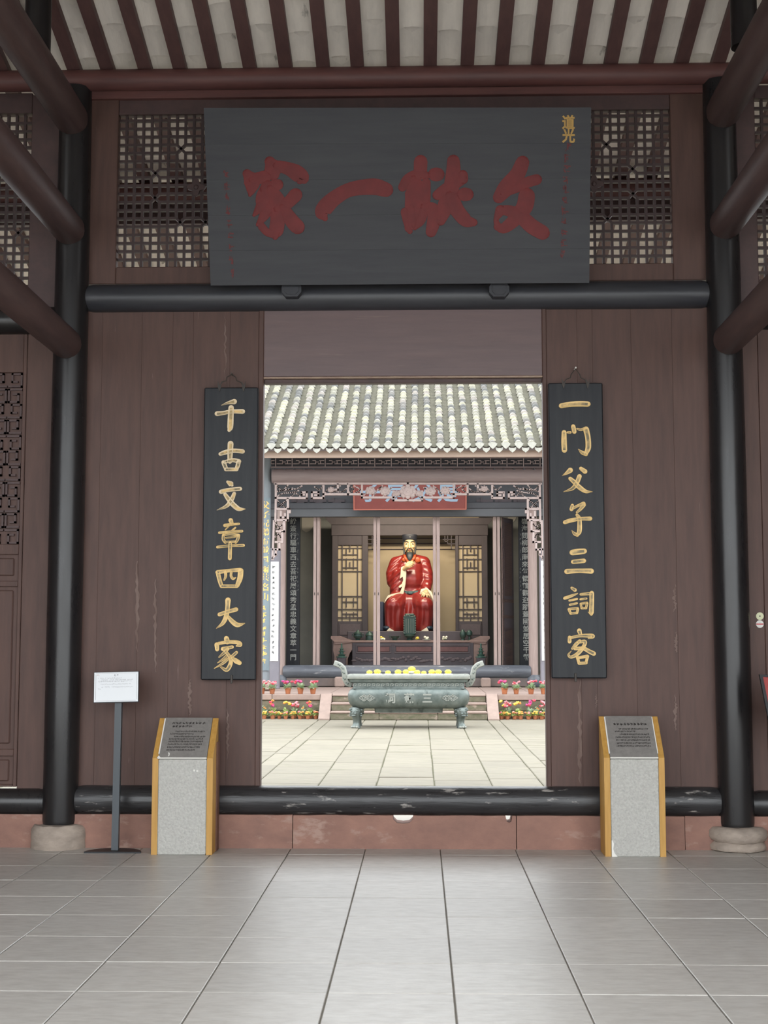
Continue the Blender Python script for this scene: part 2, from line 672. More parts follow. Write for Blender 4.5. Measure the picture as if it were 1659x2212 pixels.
# ---- wall_back: boards either side of the doorway, board over it
wb = struct('wall_back')
ZB, ZLB = pz(1702, 11.1), pz(664, YW)
for seams in ([184, 210, 297, 365, 410, 491, 554], [1187, 1254, 1288, 1373, 1463, 1532]):
    xs = [px_(s, YW) for s in seams]
    if seams[0] < 800: xs[0] = XL + .05
    else: xs[-1] = XR - .05
    for a, b in zip(xs, xs[1:]):
        mb = MB()
        dy = random.uniform(-.0012, .0012)
        mb.box(a + .0002, b - .0002, YW + dy, YW + .06, ZB - .012, ZLB + .08, .0012)
        mb.build('board', BROWN, wb)
d1 = struct('door_1')
ox0, ox1, oz1 = px_(565.5, YW), px_(1177, YW), pz(816, YW)
mb = MB()
mb.box(px_(554, YW), ox0, YW - .012, YW + .1, ZB - .012, ZLB + .05, .006)
mb.build('jamb', BROWN, d1)
mb = MB()
mb.box(ox1, px_(1187, YW), YW - .012, YW + .1, ZB - .012, ZLB + .05, .006)
mb.build('jamb', BROWN, d1)
mb = MB()
mb.box(ox0, ox1, YW - .008, YW + .06, oz1 + .012, ZLB + .05, .004)
mb.build('transom_panel', mat('brown transom panel', (0.15, 0.098, 0.096), (0.12, 0.08, 0.08), 0.40, (0.3, 2, 3), 6, 6, 0.06, wear=(.2, .14, .125), ws=(.6, 4, 12), wn=3, wt=(.66, .74)), d1)
mb = MB()
mb.box(ox0, ox1, YW - .012, YW + .05, oz1 - .002, oz1 + .011, .003)
mb.build('head_strip', mat('pale worn strip', (.40, .30, .22), (.30, .2, .16), .7, ns=12), d1)
mb = MB()
mb.box(ox0, ox1, YW + .03, YW + .12, oz1 - .036, oz1 - .003, .004)
mb.build('head_rail', BROWND, d1)
# scuffed paint along board seams
for n, (a, y0, y1, w) in enumerate([(296, 1212, 1408, 11), (336, 1250, 1452, 9), (410, 1468, 1545, 12), (487, 672, 830, 5), (492, 1530, 1640, 7),
                                    (1457, 1262, 1322, 9), (1460, 1365, 1410, 10), (1459, 1500, 1578, 10), (1252, 1470, 1692, 16), (1288, 1500, 1530, 6)]):
    mb = MB()
    rr = random.Random(n)
    L, R = [], []
    k = 22
    for i in range(k + 1):
        yy = y0 + (y1 - y0) * i / k
        ww = w / 2.6 * (.2 + .75 * math.sin(math.pi * i / k)) * rr.uniform(.35, 1.25)
        c = a + rr.uniform(-2.2, 2.2)
        L.append((c - ww, yy))
        R.append((c + ww, yy))
    mb.prism(L + R[::-1], lambda q, b, d: P(q, b, YW) - V((0, d, 0)), .0045, .0025)
    mb.build('scuff_mark', PEEL, wb)

# ---- columns on stone bases
for side, xc in ((0, XL), (1, XR)):
    nm = ('left', 'right')[side]
    mb = MB()
    zb = pz(1786, 11.02)
    mb.tube([(xc, 11.15, z) for z in (zb, zb + .03, 1.2, 3, 4.8, zp1 + .02)], [.135, .14, .142, .145, .14, .134], 32)
    one(mb.build('column', BLACK, loc=(xc, 11.15, zb), smooth=40),
        ('thick black lacquered column beside the white sign on a post', 'thick black lacquered column near the two round stickers')[side], 'column')
    mb = MB()
    if side == 0:
        mb.lathe([(.225, 0), (.232, .03), (.228, .06), (.232, .1), (.225, .15), (.20, .185), (.16, zb)], (xc, 11.15, 0), 22)
    else:
        mb.lathe([(.20, 0), (.225, .012), (.228, .04), (.212, .062), (.20, .07), (.222, .085), (.236, .12), (.232, .155), (.2, .185), (.16, zb)], (xc, 11.15, 0), 28)
    rr = random.Random(side)
    mb.v = [(x + rr.uniform(-.006, .006), y + rr.uniform(-.006, .006), max(0, z + (rr.uniform(-.004, .004) if z > .01 else 0))) for x, y, z in mb.v]
    one(mb.build('column_base', BASEST, loc=(xc, 11.15, 0), smooth=50),
        ('rough patched square-shouldered stone base under the column by the sign post', 'smooth rounded stone drum base under the column near the stickers')[side], 'stone base')
    # tie beams running from the column toward the camera
    for q, (py, r) in enumerate(((247, .142), (488, .134), (737, .128))):
        zc = P(860, py, 11.0).z
        mb = MB()
        mb.tube([(xc, y, zc + dz) for y, dz in ((11.07, 0), (11.0, 0), (9.5, .01), (7.5, .0), (3.0, .0))], [r * .88, r, r * 1.02, r * 1.03, r * 1.03], 24)
        one(mb.build('tie_beam', BEAMBR, loc=(xc, 11.0, zc), smooth=50),
            '%s round brown beam butting into the column %s' % (('highest', 'middle', 'lowest')[q], ('on the sign post side', 'on the sticker side')[side]), 'beam', 'tie beams ending at the columns')
    # short post standing on the top tie beam
    xs = XL - .02 if side == 0 else px_(1607, 10.05, 60)
    mb = MB()
    zt = P(860, 247, 11.0).z + .12
    mb.tube([(xs, 10.05, z) for z in (zt, zr(10.05) - .005)], .1, 20)
    one(mb.build('post', BLACK, loc=(xs, 10.05, zt), smooth=40), 'short black roof post standing on the highest beam %s' % ('over the sign post side', 'over the sticker side')[side], 'post')

# ---- lintel over the doorway
zl = (pz(605, 11.1) + pz(664, 11.1)) / 2
zr_ = (pz(605, 11.1) - pz(664, 11.1)) / 2
mb = MB()
xa, xb = XL + .12, XR - .12
mb.tube([(x, 11.2, zl) for x in (xa, xa + .06, 0, xb - .06, xb)], [(zr_ * .9, zr_ * .9), (zr_, zr_ * 1.02), (zr_, zr_ * 1.02), (zr_, zr_ * 1.02), (zr_ * .9, zr_ * .9)], 24)
one(mb.build('lintel_beam', BLACKL, loc=(0, 11.2, zl), smooth=50), 'black rounded lintel beam across the doorway, under the large plaque', 'beam')
for px0, lb in ((630, 'scalloped black bracket knob under the plaque on the side of the sign post'), (1078, 'plain black bracket knob under the plaque on the side nearer the round stickers')):
    c = P(px0, 627, 11.02)
    mb = MB()
    w, h = .082, .058
    poly = [(-w, h * .45), (-w, -h * .35), (-w * .6, -h), (w * .6, -h), (w, -h * .35), (w, h * .45), (w * .75, h), (-w * .75, h)]
    mb.prism(poly, lambda a, b, d: (c.x + a, d, c.z + b), 11.0, 11.2)
    root = mb.build('plaque_bracket', BLACKL, loc=(c.x, 11.08, c.z))
    tag(root, lb, 'bracket', 'bracket knobs holding the plaque')
    mb = MB()
    mb.prism([(a * .72, b * .72) for a, b in poly], lambda a, b, d: (c.x + a, d, c.z + b), 10.99, 11.02)
    mb.build('raised_face', BLACKL, root)

# ---- threshold log, side logs, stone plinth
zt0, zt1 = pz(1701, 11.07), pz(1765, 11.07)
zc, rc = (zt0 + zt1) / 2, (zt0 - zt1) / 2
mb = MB()
mb.tube([(x, 11.19, zc) for x in (XL + .13, XL + .19, -1.3, 0, 1.3, XR - .19, XR - .13)], [rc * .93, rc, rc, rc * .99, rc, rc, rc * .93], 28)
one(mb.build('threshold_log', BLACKW, loc=(0, 11.19, zc), smooth=50), 'chipped black log threshold lying across the open doorway', 'threshold')
for s, lb in ((-1, 'black log sill past the column at the carved door leaf'), (1, 'black log sill past the column under the red display board')):
    a = (XL - .13) if s < 0 else (XR + .13)
    z1 = zc - .02
    mb = MB()
    mb.tube([(x, 11.19, z1) for x in (a, a + s * .06, a + s * 2.5, a + s * 5)], [rc * .85, rc * .93, rc * .93, rc * .93], 24)
    one(mb.build('log_sill', BLACK, loc=(a, 11.19, z1), smooth=50), lb, 'threshold')

pl = struct('baseboard_back')
ztop = pz(1765, 11.1) + .012
cuts = [-7.9, -5.5, -4.0, px_(632, 11.1, 1800), px_(1116, 11.1, 1800), px_(1300, 11.1, 1800), px_(1480, 11.1, 1800), 4.2, 6, 7.9]
notch = [(px_(848, 11.1, 1770), px_(893, 11.1, 1770), pz(1779, 11.1)), (px_(1092, 11.1, 1770), px_(1107, 11.1, 1770), pz(1776, 11.1))]
rr = random.Random(3)
for a, b in zip(cuts, cuts[1:]):
    top = []
    n = max(4, int((b - a) / .12))
    for i in range(n + 1):
        x = a + .003 + (b - a - .006) * i / n
        if not any(q0 - .01 < x < q1 + .01 for q0, q1, _ in notch):
            top.append((x, ztop + rr.uniform(-.003, .002)))
    for q0, q1, zz in notch:
        if a < q1 and b > q0:
            c0, c1 = max(q0, a + .003), min(q1, b - .003)
            ins = [(c0, ztop), (c0 + .006, (zz + ztop) / 2), (c0 + .03 * (c1 - c0) / .15, zz + .004), ((c0 + c1) / 2, zz - .002), (c1 - .03 * (c1 - c0) / .15, zz + .004), (c1 - .004, (zz + ztop) / 2), (c1, ztop)]
            top = [t for t in top if t[0] < c0] + ins + [t for t in top if t[0] > c1]
    poly = [(a + .003, -.01)] + top + [(b - .003, -.01)]
    mb = MB()
    yf = 11.105 + rr.uniform(-.006, .006)
    mb.prism(poly, lambda q, z, d: (q, d, z), yf, 11.3)
    mb.build('stone', REDST, pl)

# ---- lattice windows
LAT = mat('brown lattice bar', (0.055, 0.032, 0.031), (0.042, 0.026, 0.026), 0.6, (2, 2, 2), 6)


def lattice(parent, x0, x1, z0, z1, c, Y0, Y1, hw, xcells):
    nx, nz = round((x1 - x0) / c), round((z1 - z0) / c)
    X = lambda i: x0 + (x1 - x0) * i / nx
    Z = lambda j: z1 - (z1 - z0) * j / nz
    xc = {(i, j) for i, j in xcells if 0 <= i < nx and 0 <= j < nz}
    for i in range(1, nx):
        runs, st = [], 0
        for j in range(nz + 1):
            cut = j < nz and ((i, j) in xc or (i - 1, j) in xc)
            if cut or j == nz:
                if j > st: runs.append((st, j))
                st = j + 1
        for a, b in runs:
            mb = MB()
            mb.box(X(i) - hw, X(i) + hw, Y0, Y1, Z(b), Z(a))
            mb.build('lattice_bar', LAT, parent, loc=(X(i), Y0, (Z(a) + Z(b)) / 2))
    for j in range(1, nz):
        runs, st = [], 0
        for i in range(nx + 1):
            cut = i < nx and ((i, j) in xc or (i, j - 1) in xc)
            if cut or i == nx:
                if i > st: runs.append((st, i))
                st = i + 1
        for a, b in runs:
            mb = MB()
            mb.box(X(a), X(b), Y0 + .001, Y1 - .001, Z(j) - hw, Z(j) + hw)
            mb.build('lattice_bar', LAT, parent, loc=((X(a) + X(b)) / 2, Y0, Z(j)))
    for i, j in xc:
        for (ia, ja, ib, jb) in ((i, j, i + 1, j + 1), (i + 1, j, i, j + 1)):
            p, q = V((X(ia), 0, Z(ja))), V((X(ib), 0, Z(jb)))
            n = (q - p).cross(V((0, 1, 0))).normalized() * hw
            mb = MB()
            mb.prism([((p + n).x, (p + n).z), ((q + n).x, (q + n).z), ((q - n).x, (q - n).z), ((p - n).x, (p - n).z)], lambda a, b, d: (a, d, b), Y0 + .002, Y1 - .002)
            mb.build('cross_bar', LAT, parent, loc=((p.x + q.x) / 2, Y0, (p.z + q.z) / 2))
    return X, Z


YL = 11.25
wx0, wx1 = px_(253, YL, 400), px_(1451, YL, 400)
wz0, wz1 = pz(574, YL), pz(237, YL)
win = struct('window_1')
CELL = 19.05 / FPX * (YL)
xcl = []
for (px0, py0) in ((395, 323), (338, 378), (336, 436), (393, 490), (448, 490), (1306, 316), (1365, 373), (1368, 429), (1309, 484)):
    p = P(px0, py0, YL)
    xcl.append((int((p.x - wx0) / CELL), int((wz1 - p.z) / CELL)))
# middle part hidden behind the plaque is built with the same bars
X_, Z_ = lattice(win, wx0, wx1, wz0, wz1, CELL, YL, YL + .035, .0105, xcl)
for (px0, py0) in ((424, 405), (1283, 398)):       # carved four-petal ornament
    c = P(px0, py0, YL)
    mb = MB()
    poly = []
    for k in range(24):
        t = 2 * math.pi * k / 24
        r = .062 * (1 + .32 * math.cos(4 * t))
        poly.append((c.x + r * math.cos(t), c.z + r * math.sin(t)))
    mb.prism(poly, lambda a, b, d: (a, d, b), YL - .012, YL + .012)
    mb.ell((c.x, YL - .012, c.z), (.022, .012, .022), 10, 6)
    mb.build('carved_flower', BROWND, win)
for nm, (a, b, c, d), yy in (('stile', (184, 253, 205, 609), 11.2), ('stile', (1451, 1530, 205, 609), 11.2), ('top_rail', (253, 1451, 205, 240), 11.21), ('bottom_rail', (253, 1451, 572, 609), 11.205)):
    mb = MB()
    xa, xb = px_(a, YW, 400), px_(b, YW, 400)
    if nm == 'stile':
        if a < 500: xa = XL + .08
        else: xb = XR - .08
    mb.box(xa, xb, yy, YW + .1, pz(d, YW), pz(c, YW), .006)
    mb.build(nm, BROWN if nm != 'top_rail' else BROWND, win)
mb = MB()
mb.box(XL + .08, XR - .08, 11.16, 11.3, pz(206, 11.16), zp1 + .02, .006)
mb.build('head_board', PURL, win)
for s, nm in ((-1, 'window_2'), (1, 'window_3')):
    w2 = struct(nm)
    if s < 0: a, b = px_(69, YL, 400) - 24 * CELL, px_(69, YL, 400)
    else: a, b = px_(1631, YL, 400), px_(1631, YL, 400) + 24 * CELL
    z0, z1 = pz(612, YL), pz(240 if s < 0 else 224, YL)
    xs = [(i, j) for i, j in ((22, 14), (19, 3), (16, 9), (2, 12), (4, 5), (1, 7))]
    lattice(w2, a, b, z0, z1, CELL, YL, YL + .035, .0105, xs)
    e = (XL - .08, b) if s < 0 else (XR + .08, a)
    mb = MB()
    mb.box(e[0], e[1], YW, YW + .1, z0 - .3, zp1, .006)
    mb.build('stile', BROWND, w2)
    for (zz0, zz1, n2) in ((z1, zp1 + .02, 'top_rail'), (z0 - .17, z0, 'bottom_rail')):
        mb = MB()
        mb.box(a, b, YW + .005, YW + .1, zz0, zz1, .006)
        mb.build(n2, BROWND, w2)
    far = a - 1.5 if s < 0 else b + 1.5
    mb = MB()
    mb.box(far, (a if s < 0 else b), YW, YW + .1, z0 - .3, zp1, .006)
    mb.build('stile', BROWND, w2)
    a0 = XL - .12 if s < 0 else XR + .12
    mb = MB()
    zs = (pz(652, 11.1) + pz(712, 11.1)) / 2
    mb.tube([(x, 11.2, zs) for x in (a0, a0 + s * 2.5, a0 + s * 5)], zr_, 20)
    one(mb.build('side_lintel', BLACK, loc=(a0, 11.2, zs), smooth=50), ('dark lintel beam over the carved door leaf, beyond the column', 'dark lintel beam over the boarded side bay with the stickers')[s > 0], 'beam')

# side bays: carved door leaf (one side), boards (other side)
zsl = pz(705, YW)
wl = struct('wall_left')
mb = MB()
xd = px_(46, YW, 1300)
mb.box(xd, XL - .05, YW, YW + .06, ZB - .1, zsl + .1, .004)
mb.build('board', BROWN, wl)
mb = MB()
mb.box(-7.9, xd - .86, YW, YW + .06, ZB - .1, zsl + .1, .004)
mb.build('board', BROWN, wl)
mb = MB()
mb.box(-8.1, -7.9, FY - .15, 14, 0, 7.5)
mb.build('end_wall', BROWND, wl)
wr = struct('wall_right')
xs = [XR + .05, px_(1651, YW, 1300), px_(1651, YW, 1300) + .3, 4.4, 6, 7.9]
for a, b in zip(xs, xs[1:]):
    mb = MB()
    mb.box(a + .001, b - .001, YW + random.uniform(-.003, .003), YW + .06, ZB - .1, zsl + .1, .004)
    mb.build('board', BROWN, wr)
mb = MB()
mb.box(7.9, 8.1, FY - .15, 14, 0, 7.5)
mb.build('end_wall', BROWND, wr)

dr = struct('door_2')
x1, x0 = xd - .004, xd - .85
st = .03


def panel(name, xa, xb, za, zb, y0, y1, b=.004, m=BROWN):
    mb = MB()
    mb.box(xa, xb, y0, y1, za, zb, b)
    return mb.build(name, m, dr)


zlev = [pz(v, YW) for v in (1702, 1635, 1620, 1266, 1254, 1196, 1174, 800, 712)]
panel('backing', x0, x1, zlev[0], zlev[8], YW + .03, YW + .05)
panel('stile', x1 - st, x1, zlev[0], zlev[8], YW, YW + .03)
panel('stile', x0, x0 + st, zlev[0], zlev[8], YW, YW + .03)
for a, b in ((0, 0), (1, 2), (3, 4), (5, 6), (7, 8)):
    za, zb = zlev[a], zlev[b]
    if a == b: zb = za + .02
    panel('rail', x0 + st, x1 - st, za, zb, YW + .001, YW + .03)
for a, b in ((0, 1), (2, 3), (4, 5)):
    panel('raised_panel', x0 + st + .04, x1 - st - .04, zlev[a] + .045, zlev[b] - .03, YW + .012, YW + .03, .012)
# fretwork of the upper panel: squared spirals
za, zb = zlev[6], zlev[7]
cw = (x1 - x0 - 2 * st) / 6
nr = int((zb - za) / cw)
ch = (zb - za) / nr
rr = random.Random(9)
for i in range(6):
    for j in range(nr):
        if 1 < i < 4 and 2 < j < nr - 3: continue
        cx, cz = x0 + st + i * cw, za + j * ch
        mb = MB()
        t = .008
        fx = lambda u: cx + (u if (i + j) % 2 else 1 - u) * cw
        fz = lambda v: cz + (v if j % 3 else 1 - v) * ch
        for (u0, v0, u1, v1) in ((.1, .1, .9, .1), (.9, .1, .9, .9), (.9, .9, .3, .9), (.3, .9, .3, .4), (.3, .4, .6, .4)):
            mb.box(min(fx(u0), fx(u1)) - t, max(fx(u0), fx(u1)) + t, YW + .006, YW + .03, min(fz(v0), fz(v1)) - t, max(fz(v0), fz(v1)) + t)
        mb.build('fret', BROWND, dr)
for i in (2, 4):
    panel('fret_bar', x0 + st + i * cw - .008, x0 + st + i * cw + .008, za, zb, YW + .004, YW + .03, 0, BROWND)

# ================================================================== SIGNS ON THE WALL
# ---- the great plaque, leaning forward
B0, T0 = P(863, 617, 10.93), P(860, 232, 10.52)
ex = V((1, 0, 0))
ez = (T0 - B0)
ez.x = 0
HP = ez.length
ez.normalize()
en = ex.cross(ez)          # points back
if en.y < 0: en = -en


def PP(px, py, d=0.0):
    w = CM @ V((px - 829.5, -(py - 1106), -FPX))
    t = (B0 - CAM).dot(en) / w.dot(en)
    return CAM + w * t - en * d


pq = thing('plaque', 'huge black-green plaque with four large red characters over the doorway', 'plaque', B0)
cor = [PP(455, 617), PP(1273, 611), PP(1277, 232), PP(440, 233)]
zb = 5
bnd = [cor[0].lerp(cor[3], i / zb) for i in range(zb + 1)], [cor[1].lerp(cor[2], i / zb) for i in range(zb + 1)]
for i in range(zb):            # five planks side by side
    a, b, c, d = bnd[0][i], bnd[1][i], bnd[1][i + 1], bnd[0][i + 1]
    g = ez * .0003
    q = [a + g, b + g, c - g, d - g]
    mb = MB()
    off = en * random.uniform(0, .0008)
    mb.add([p + off for p in q] + [p + en * .05 for p in q], [(0, 1, 2, 3), (7, 6, 5, 4), (0, 4, 5, 1), (1, 5, 6, 2), (2, 6, 7, 3), (3, 7, 4, 0)])
    mb.build('plank', PLAQ, pq)
BIG = {
    'a': [[(225, 108, 46), (240, 138, 82), (240, 166, 55)], [(118, 165, 40), (140, 200, 72), (136, 245, 38), (131, 266, 14)], [(150, 190, 50), (200, 180, 55)],
          [(265, 128, 48), (310, 140, 55), (350, 160, 68), (378, 185, 60), (366, 200, 26)], [(205, 235, 50), (262, 216, 48)],
          [(215, 228, 60), (205, 280, 84), (215, 315, 92)], [(230, 255, 50), (190, 310, 50), (150, 360, 14)], [(235, 300, 45), (200, 360, 42), (168, 405, 16)],
          [(232, 245, 55), (255, 300, 80), (262, 370, 62), (255, 435, 60), (250, 462, 26)], [(250, 448, 40), (212, 440, 32), (182, 408, 32), (168, 402, 16)],
          [(346, 265, 58), (312, 300, 52), (272, 322, 60)], [(290, 330, 50), (330, 388, 60), (355, 415, 62)]],
    'b': [[(485, 375, 24), (472, 350, 62), (490, 318, 70), (530, 280, 64), (590, 244, 60), (650, 230, 64), (720, 226, 70), (772, 240, 62)]],
    'c': [[(936, 108, 62), (934, 155, 60)], [(850, 228, 40), (878, 190, 50), (930, 168, 52), (962, 172, 36)], [(906, 200, 60), (918, 255, 108), (902, 320, 80), (880, 420, 40)],
          [(962, 205, 40), (958, 290, 44), (940, 380, 40), (908, 422, 18)], [(862, 345, 40), (870, 395, 30), (885, 435, 26)], [(895, 330, 40), (900, 405, 28)],
          [(960, 322, 50), (998, 336, 58), (996, 395, 60), (985, 438, 50)], [(1003, 168, 62), (1016, 168, 62)],
          [(1090, 105, 58), (1090, 150, 65), (1080, 230, 72), (1052, 320, 72), (1030, 385, 46)], [(1015, 265, 46), (1060, 235, 56), (1130, 190, 50)],
          [(1135, 170, 44), (1136, 190, 46)], [(1080, 280, 70), (1110, 340, 66), (1150, 385, 60), (1185, 394, 36)], [(1140, 262, 62), (1154, 262, 60)]],
    'd': [[(1416, 112, 58), (1390, 170, 65), (1340, 230, 70), (1305, 275, 52)], [(1330, 252, 40), (1400, 226, 42), (1440, 205, 46), (1482, 192, 46)],
          [(1436, 270, 70), (1425, 320, 70), (1380, 380, 58), (1330, 420, 46), (1298, 415, 32)], [(1312, 338, 46), (1292, 380, 22), (1300, 412, 30)],
          [(1312, 334, 36), (1360, 342, 50), (1410, 368, 60), (1460, 412, 64), (1510, 442, 62)]]}
for k in 'abcd':
    mb = MB()
    for i, s in enumerate(BIG[k]):
        brush(mb, [(a, b, w * (1.04 if k == 'c' else 1.12)) for a, b, w in s], lambda a, b, d: PP(480 + a / 2.183, 300 + b / 2.183, d + .0), .004, .003 + i * .0005)
    mb.build('character', REDCH, pq, smooth=40)
for ch, cy in (('道', 264), ('光', 293)):
    mb = MB()
    write(mb, ch, lambda a, b, cy=cy: PP(1228 + a * 28, cy - b * 32, .004), .03)
    mb.build('gilt_character', mat('gilt small writing', (.50, .30, .06), (.38, .22, .045), .5, ns=20), pq)
rr = random.Random(5)
mb = MB()
for (xa, xb, ya, yb, n) in ((1226, 1216, 318, 548, 11), (489, 503, 376, 590, 9)):
    for i in range(n):
        t = i / (n - 1)
        cx, cy = xa + (xb - xa) * t, ya + (yb - ya) * t
        scribble(mb, lambda a, b, cx=cx, cy=cy: PP(cx + a, cy + b, .003), -7, 8, -4, 11, rr, cw=14)
        scribble(mb, lambda a, b, cx=cx, cy=cy: PP(cx + a, cy + b, .0032), -7, 8, 4, 11, rr, cw=14)
        scribble(mb, lambda a, b, cx=cx, cy=cy: PP(cx + a, cy + b, .0034), -7, 8, 0, 22, rr, cw=14, gap=0)
mb.build('faded_inscription', REDFADE, pq, kind='stuff')

# ---- the two couplet boards
CH_L = [
    (6.32, 780, [[(370, 605, 8), (450, 575, 35), (545, 555, 75)], [(310, 720, 65), (400, 710, 55), (500, 690, 55), (660, 690, 65)], [(503, 640, 75), (497, 760, 80), (490, 900, 80), (476, 945, 48)]]),
    (6.32, 780, [[(495, 1130, 80), (490, 1240, 75), (485, 1370, 65)], [(355, 1270, 50), (430, 1245, 65), (540, 1225, 60), (660, 1235, 60)], [(400, 1385, 60), (420, 1440, 60), (440, 1480, 50)], [(410, 1380, 45), (520, 1355, 55), (610, 1370, 60)], [(605, 1380, 60), (590, 1440, 60), (570, 1478, 50)], [(430, 1480, 50), (580, 1480, 50)]]),
    (6.32, 780, [[(455, 1650, 40), (500, 1680, 75), (515, 1695, 40)], [(365, 1785, 60), (470, 1760, 55), (625, 1745, 55)], [(545, 1810, 50), (510, 1890, 60), (440, 1980, 50), (310, 2035, 8)], [(420, 1820, 50), (470, 1890, 65), (540, 1970, 70), (610, 2020, 60), (695, 2020, 10)]]),
    (5.98, 1110, [[(470, 85, 60), (485, 125, 45)], [(395, 150, 45), (480, 138, 35), (575, 130, 30)], [(450, 155, 22), (400, 207, 14)], [(530, 180, 25), (490, 215, 25)], [(325, 245, 35), (460, 232, 32), (615, 225, 35)], [(375, 275, 35), (375, 330, 40), (400, 370, 36)], [(380, 275, 30), (470, 260, 35), (570, 280, 45)], [(570, 280, 45), (560, 330, 40), (535, 370, 36)], [(410, 310, 22), (525, 300, 22)], [(400, 365, 30), (530, 360, 30)], [(300, 430, 35), (450, 415, 35), (635, 408, 38)], [(465, 380, 45), (463, 480, 50), (460, 575, 50)]]),
    (5.98, 1110, [[(305, 765, 55), (325, 850, 55), (350, 930, 50)], [(300, 755, 55), (440, 735, 45), (590, 725, 55)], [(600, 735, 70), (590, 830, 70), (555, 925, 55)], [(350, 935, 45), (550, 935, 45)], [(405, 750, 40), (405, 810, 35), (385, 855, 22)], [(480, 750, 35), (475, 800, 35), (500, 838, 36), (535, 825, 15)]]),
    (5.98, 1110, [[(435, 1115, 70), (430, 1200, 60), (415, 1310, 60), (370, 1410, 50), (285, 1480, 8)], [(325, 1300, 50), (430, 1265, 50), (540, 1235, 55)], [(440, 1330, 40), (490, 1390, 60), (560, 1435, 60), (650, 1415, 12)]]),
    (5.98, 1110, [[(415, 1610, 65), (425, 1650, 70)], [(290, 1690, 60), (295, 1750, 52)], [(310, 1675, 40), (430, 1655, 45), (560, 1660, 50), (590, 1690, 60), (548, 1705, 24)], [(370, 1745, 55), (440, 1730, 45), (490, 1720, 42)], [(430, 1745, 45), (380, 1800, 40), (320, 1850, 18)], [(400, 1770, 40), (460, 1850, 45), (470, 1930, 55), (420, 2015, 52), (355, 1985, 28), (342, 1980, 18)], [(420, 1830, 35), (370, 1880, 35), (300, 1925, 10)], [(440, 1870, 35), (370, 1930, 35), (260, 1995, 10)], [(545, 1790, 40), (500, 1830, 40), (460, 1860, 30)], [(490, 1860, 35), (540, 1900, 65), (585, 1925, 55)]]),
]
CH_R = [
    (6.32, 780, [[(268, 612, 68), (400, 590, 70), (540, 585, 75), (630, 588, 72)]]),
    (6.32, 780, [[(305, 975, 65), (305, 1100, 75), (310, 1215, 75)], [(355, 975, 30), (390, 975, 35)], [(430, 895, 60), (445, 965, 60)], [(485, 925, 25), (530, 940, 35), (590, 920, 40)], [(605, 935, 80), (630, 1050, 75), (635, 1180, 75), (605, 1262, 56)], [(605, 1275, 50), (550, 1250, 50), (500, 1205, 10)]]),
    (6.32, 780, [[(390, 1492, 72), (340, 1530, 45), (282, 1565, 8)], [(535, 1468, 50), (590, 1508, 66)], [(515, 1575, 62), (480, 1660, 60), (420, 1740, 50), (300, 1785, 8)], [(388, 1605, 50), (440, 1650, 60), (510, 1720, 65), (600, 1780, 50), (690, 1785, 8)]]),
    (5.98, 1110, [[(395, -110, 40), (385, -60, 52)], [(405, -72, 36), (480, -110, 38), (540, -130, 55)], [(545, -115, 52), (500, -60, 42), (455, -20, 30)], [(455, 15, 40), (485, 60, 50), (490, 150, 60), (485, 230, 60), (462, 270, 45)], [(460, 275, 45), (420, 255, 40), (388, 215, 8)], [(298, 110, 50), (380, 85, 55), (500, 65, 45), (625, 62, 55)]]),
    (5.98, 1110, [[(395, 500, 72), (470, 490, 78), (550, 482, 68)], [(405, 620, 55), (545, 607, 58)], [(325, 745, 68), (480, 735, 55), (640, 740, 68)]]),
    (5.98, 1110, [[(388, 958, 35), (430, 985, 48)], [(298, 1090, 42), (370, 1065, 40), (460, 1030, 18)], [(360, 1120, 30), (455, 1100, 28)], [(365, 1175, 30), (455, 1155, 28)], [(350, 1235, 35), (375, 1290, 33)], [(350, 1230, 30), (465, 1220, 32)], [(465, 1230, 35), (455, 1280, 33)], [(375, 1287, 30), (455, 1280, 30)], [(505, 1040, 35), (630, 1030, 40)], [(645, 1025, 60), (645, 1150, 60), (640, 1275, 62)], [(640, 1295, 42), (600, 1270, 10)], [(500, 1105, 28), (575, 1095, 28)], [(502, 1165, 30), (515, 1220, 30)], [(502, 1160, 28), (585, 1150, 32)], [(585, 1160, 35), (570, 1220, 30)], [(515, 1222, 28), (575, 1218, 28)]]),
    (5.98, 1110, [[(485, 1510, 60), (500, 1555, 45)], [(360, 1595, 45), (360, 1650, 50)], [(370, 1600, 35), (500, 1575, 40), (640, 1575, 55), (658, 1588, 46), (602, 1610, 14)], [(490, 1640, 40), (440, 1690, 50), (395, 1740, 30)], [(470, 1660, 35), (560, 1650, 45), (530, 1730, 50), (460, 1810, 50), (380, 1850, 40), (345, 1820, 28), (380, 1772, 10)], [(430, 1740, 45), (540, 1740, 50), (620, 1780, 55), (672, 1805, 58)], [(460, 1850, 40), (480, 1925, 38)], [(460, 1860, 35), (590, 1840, 45)], [(590, 1845, 40), (570, 1925, 36)], [(480, 1930, 38), (575, 1925, 38)]]),
]
YB = 11.125
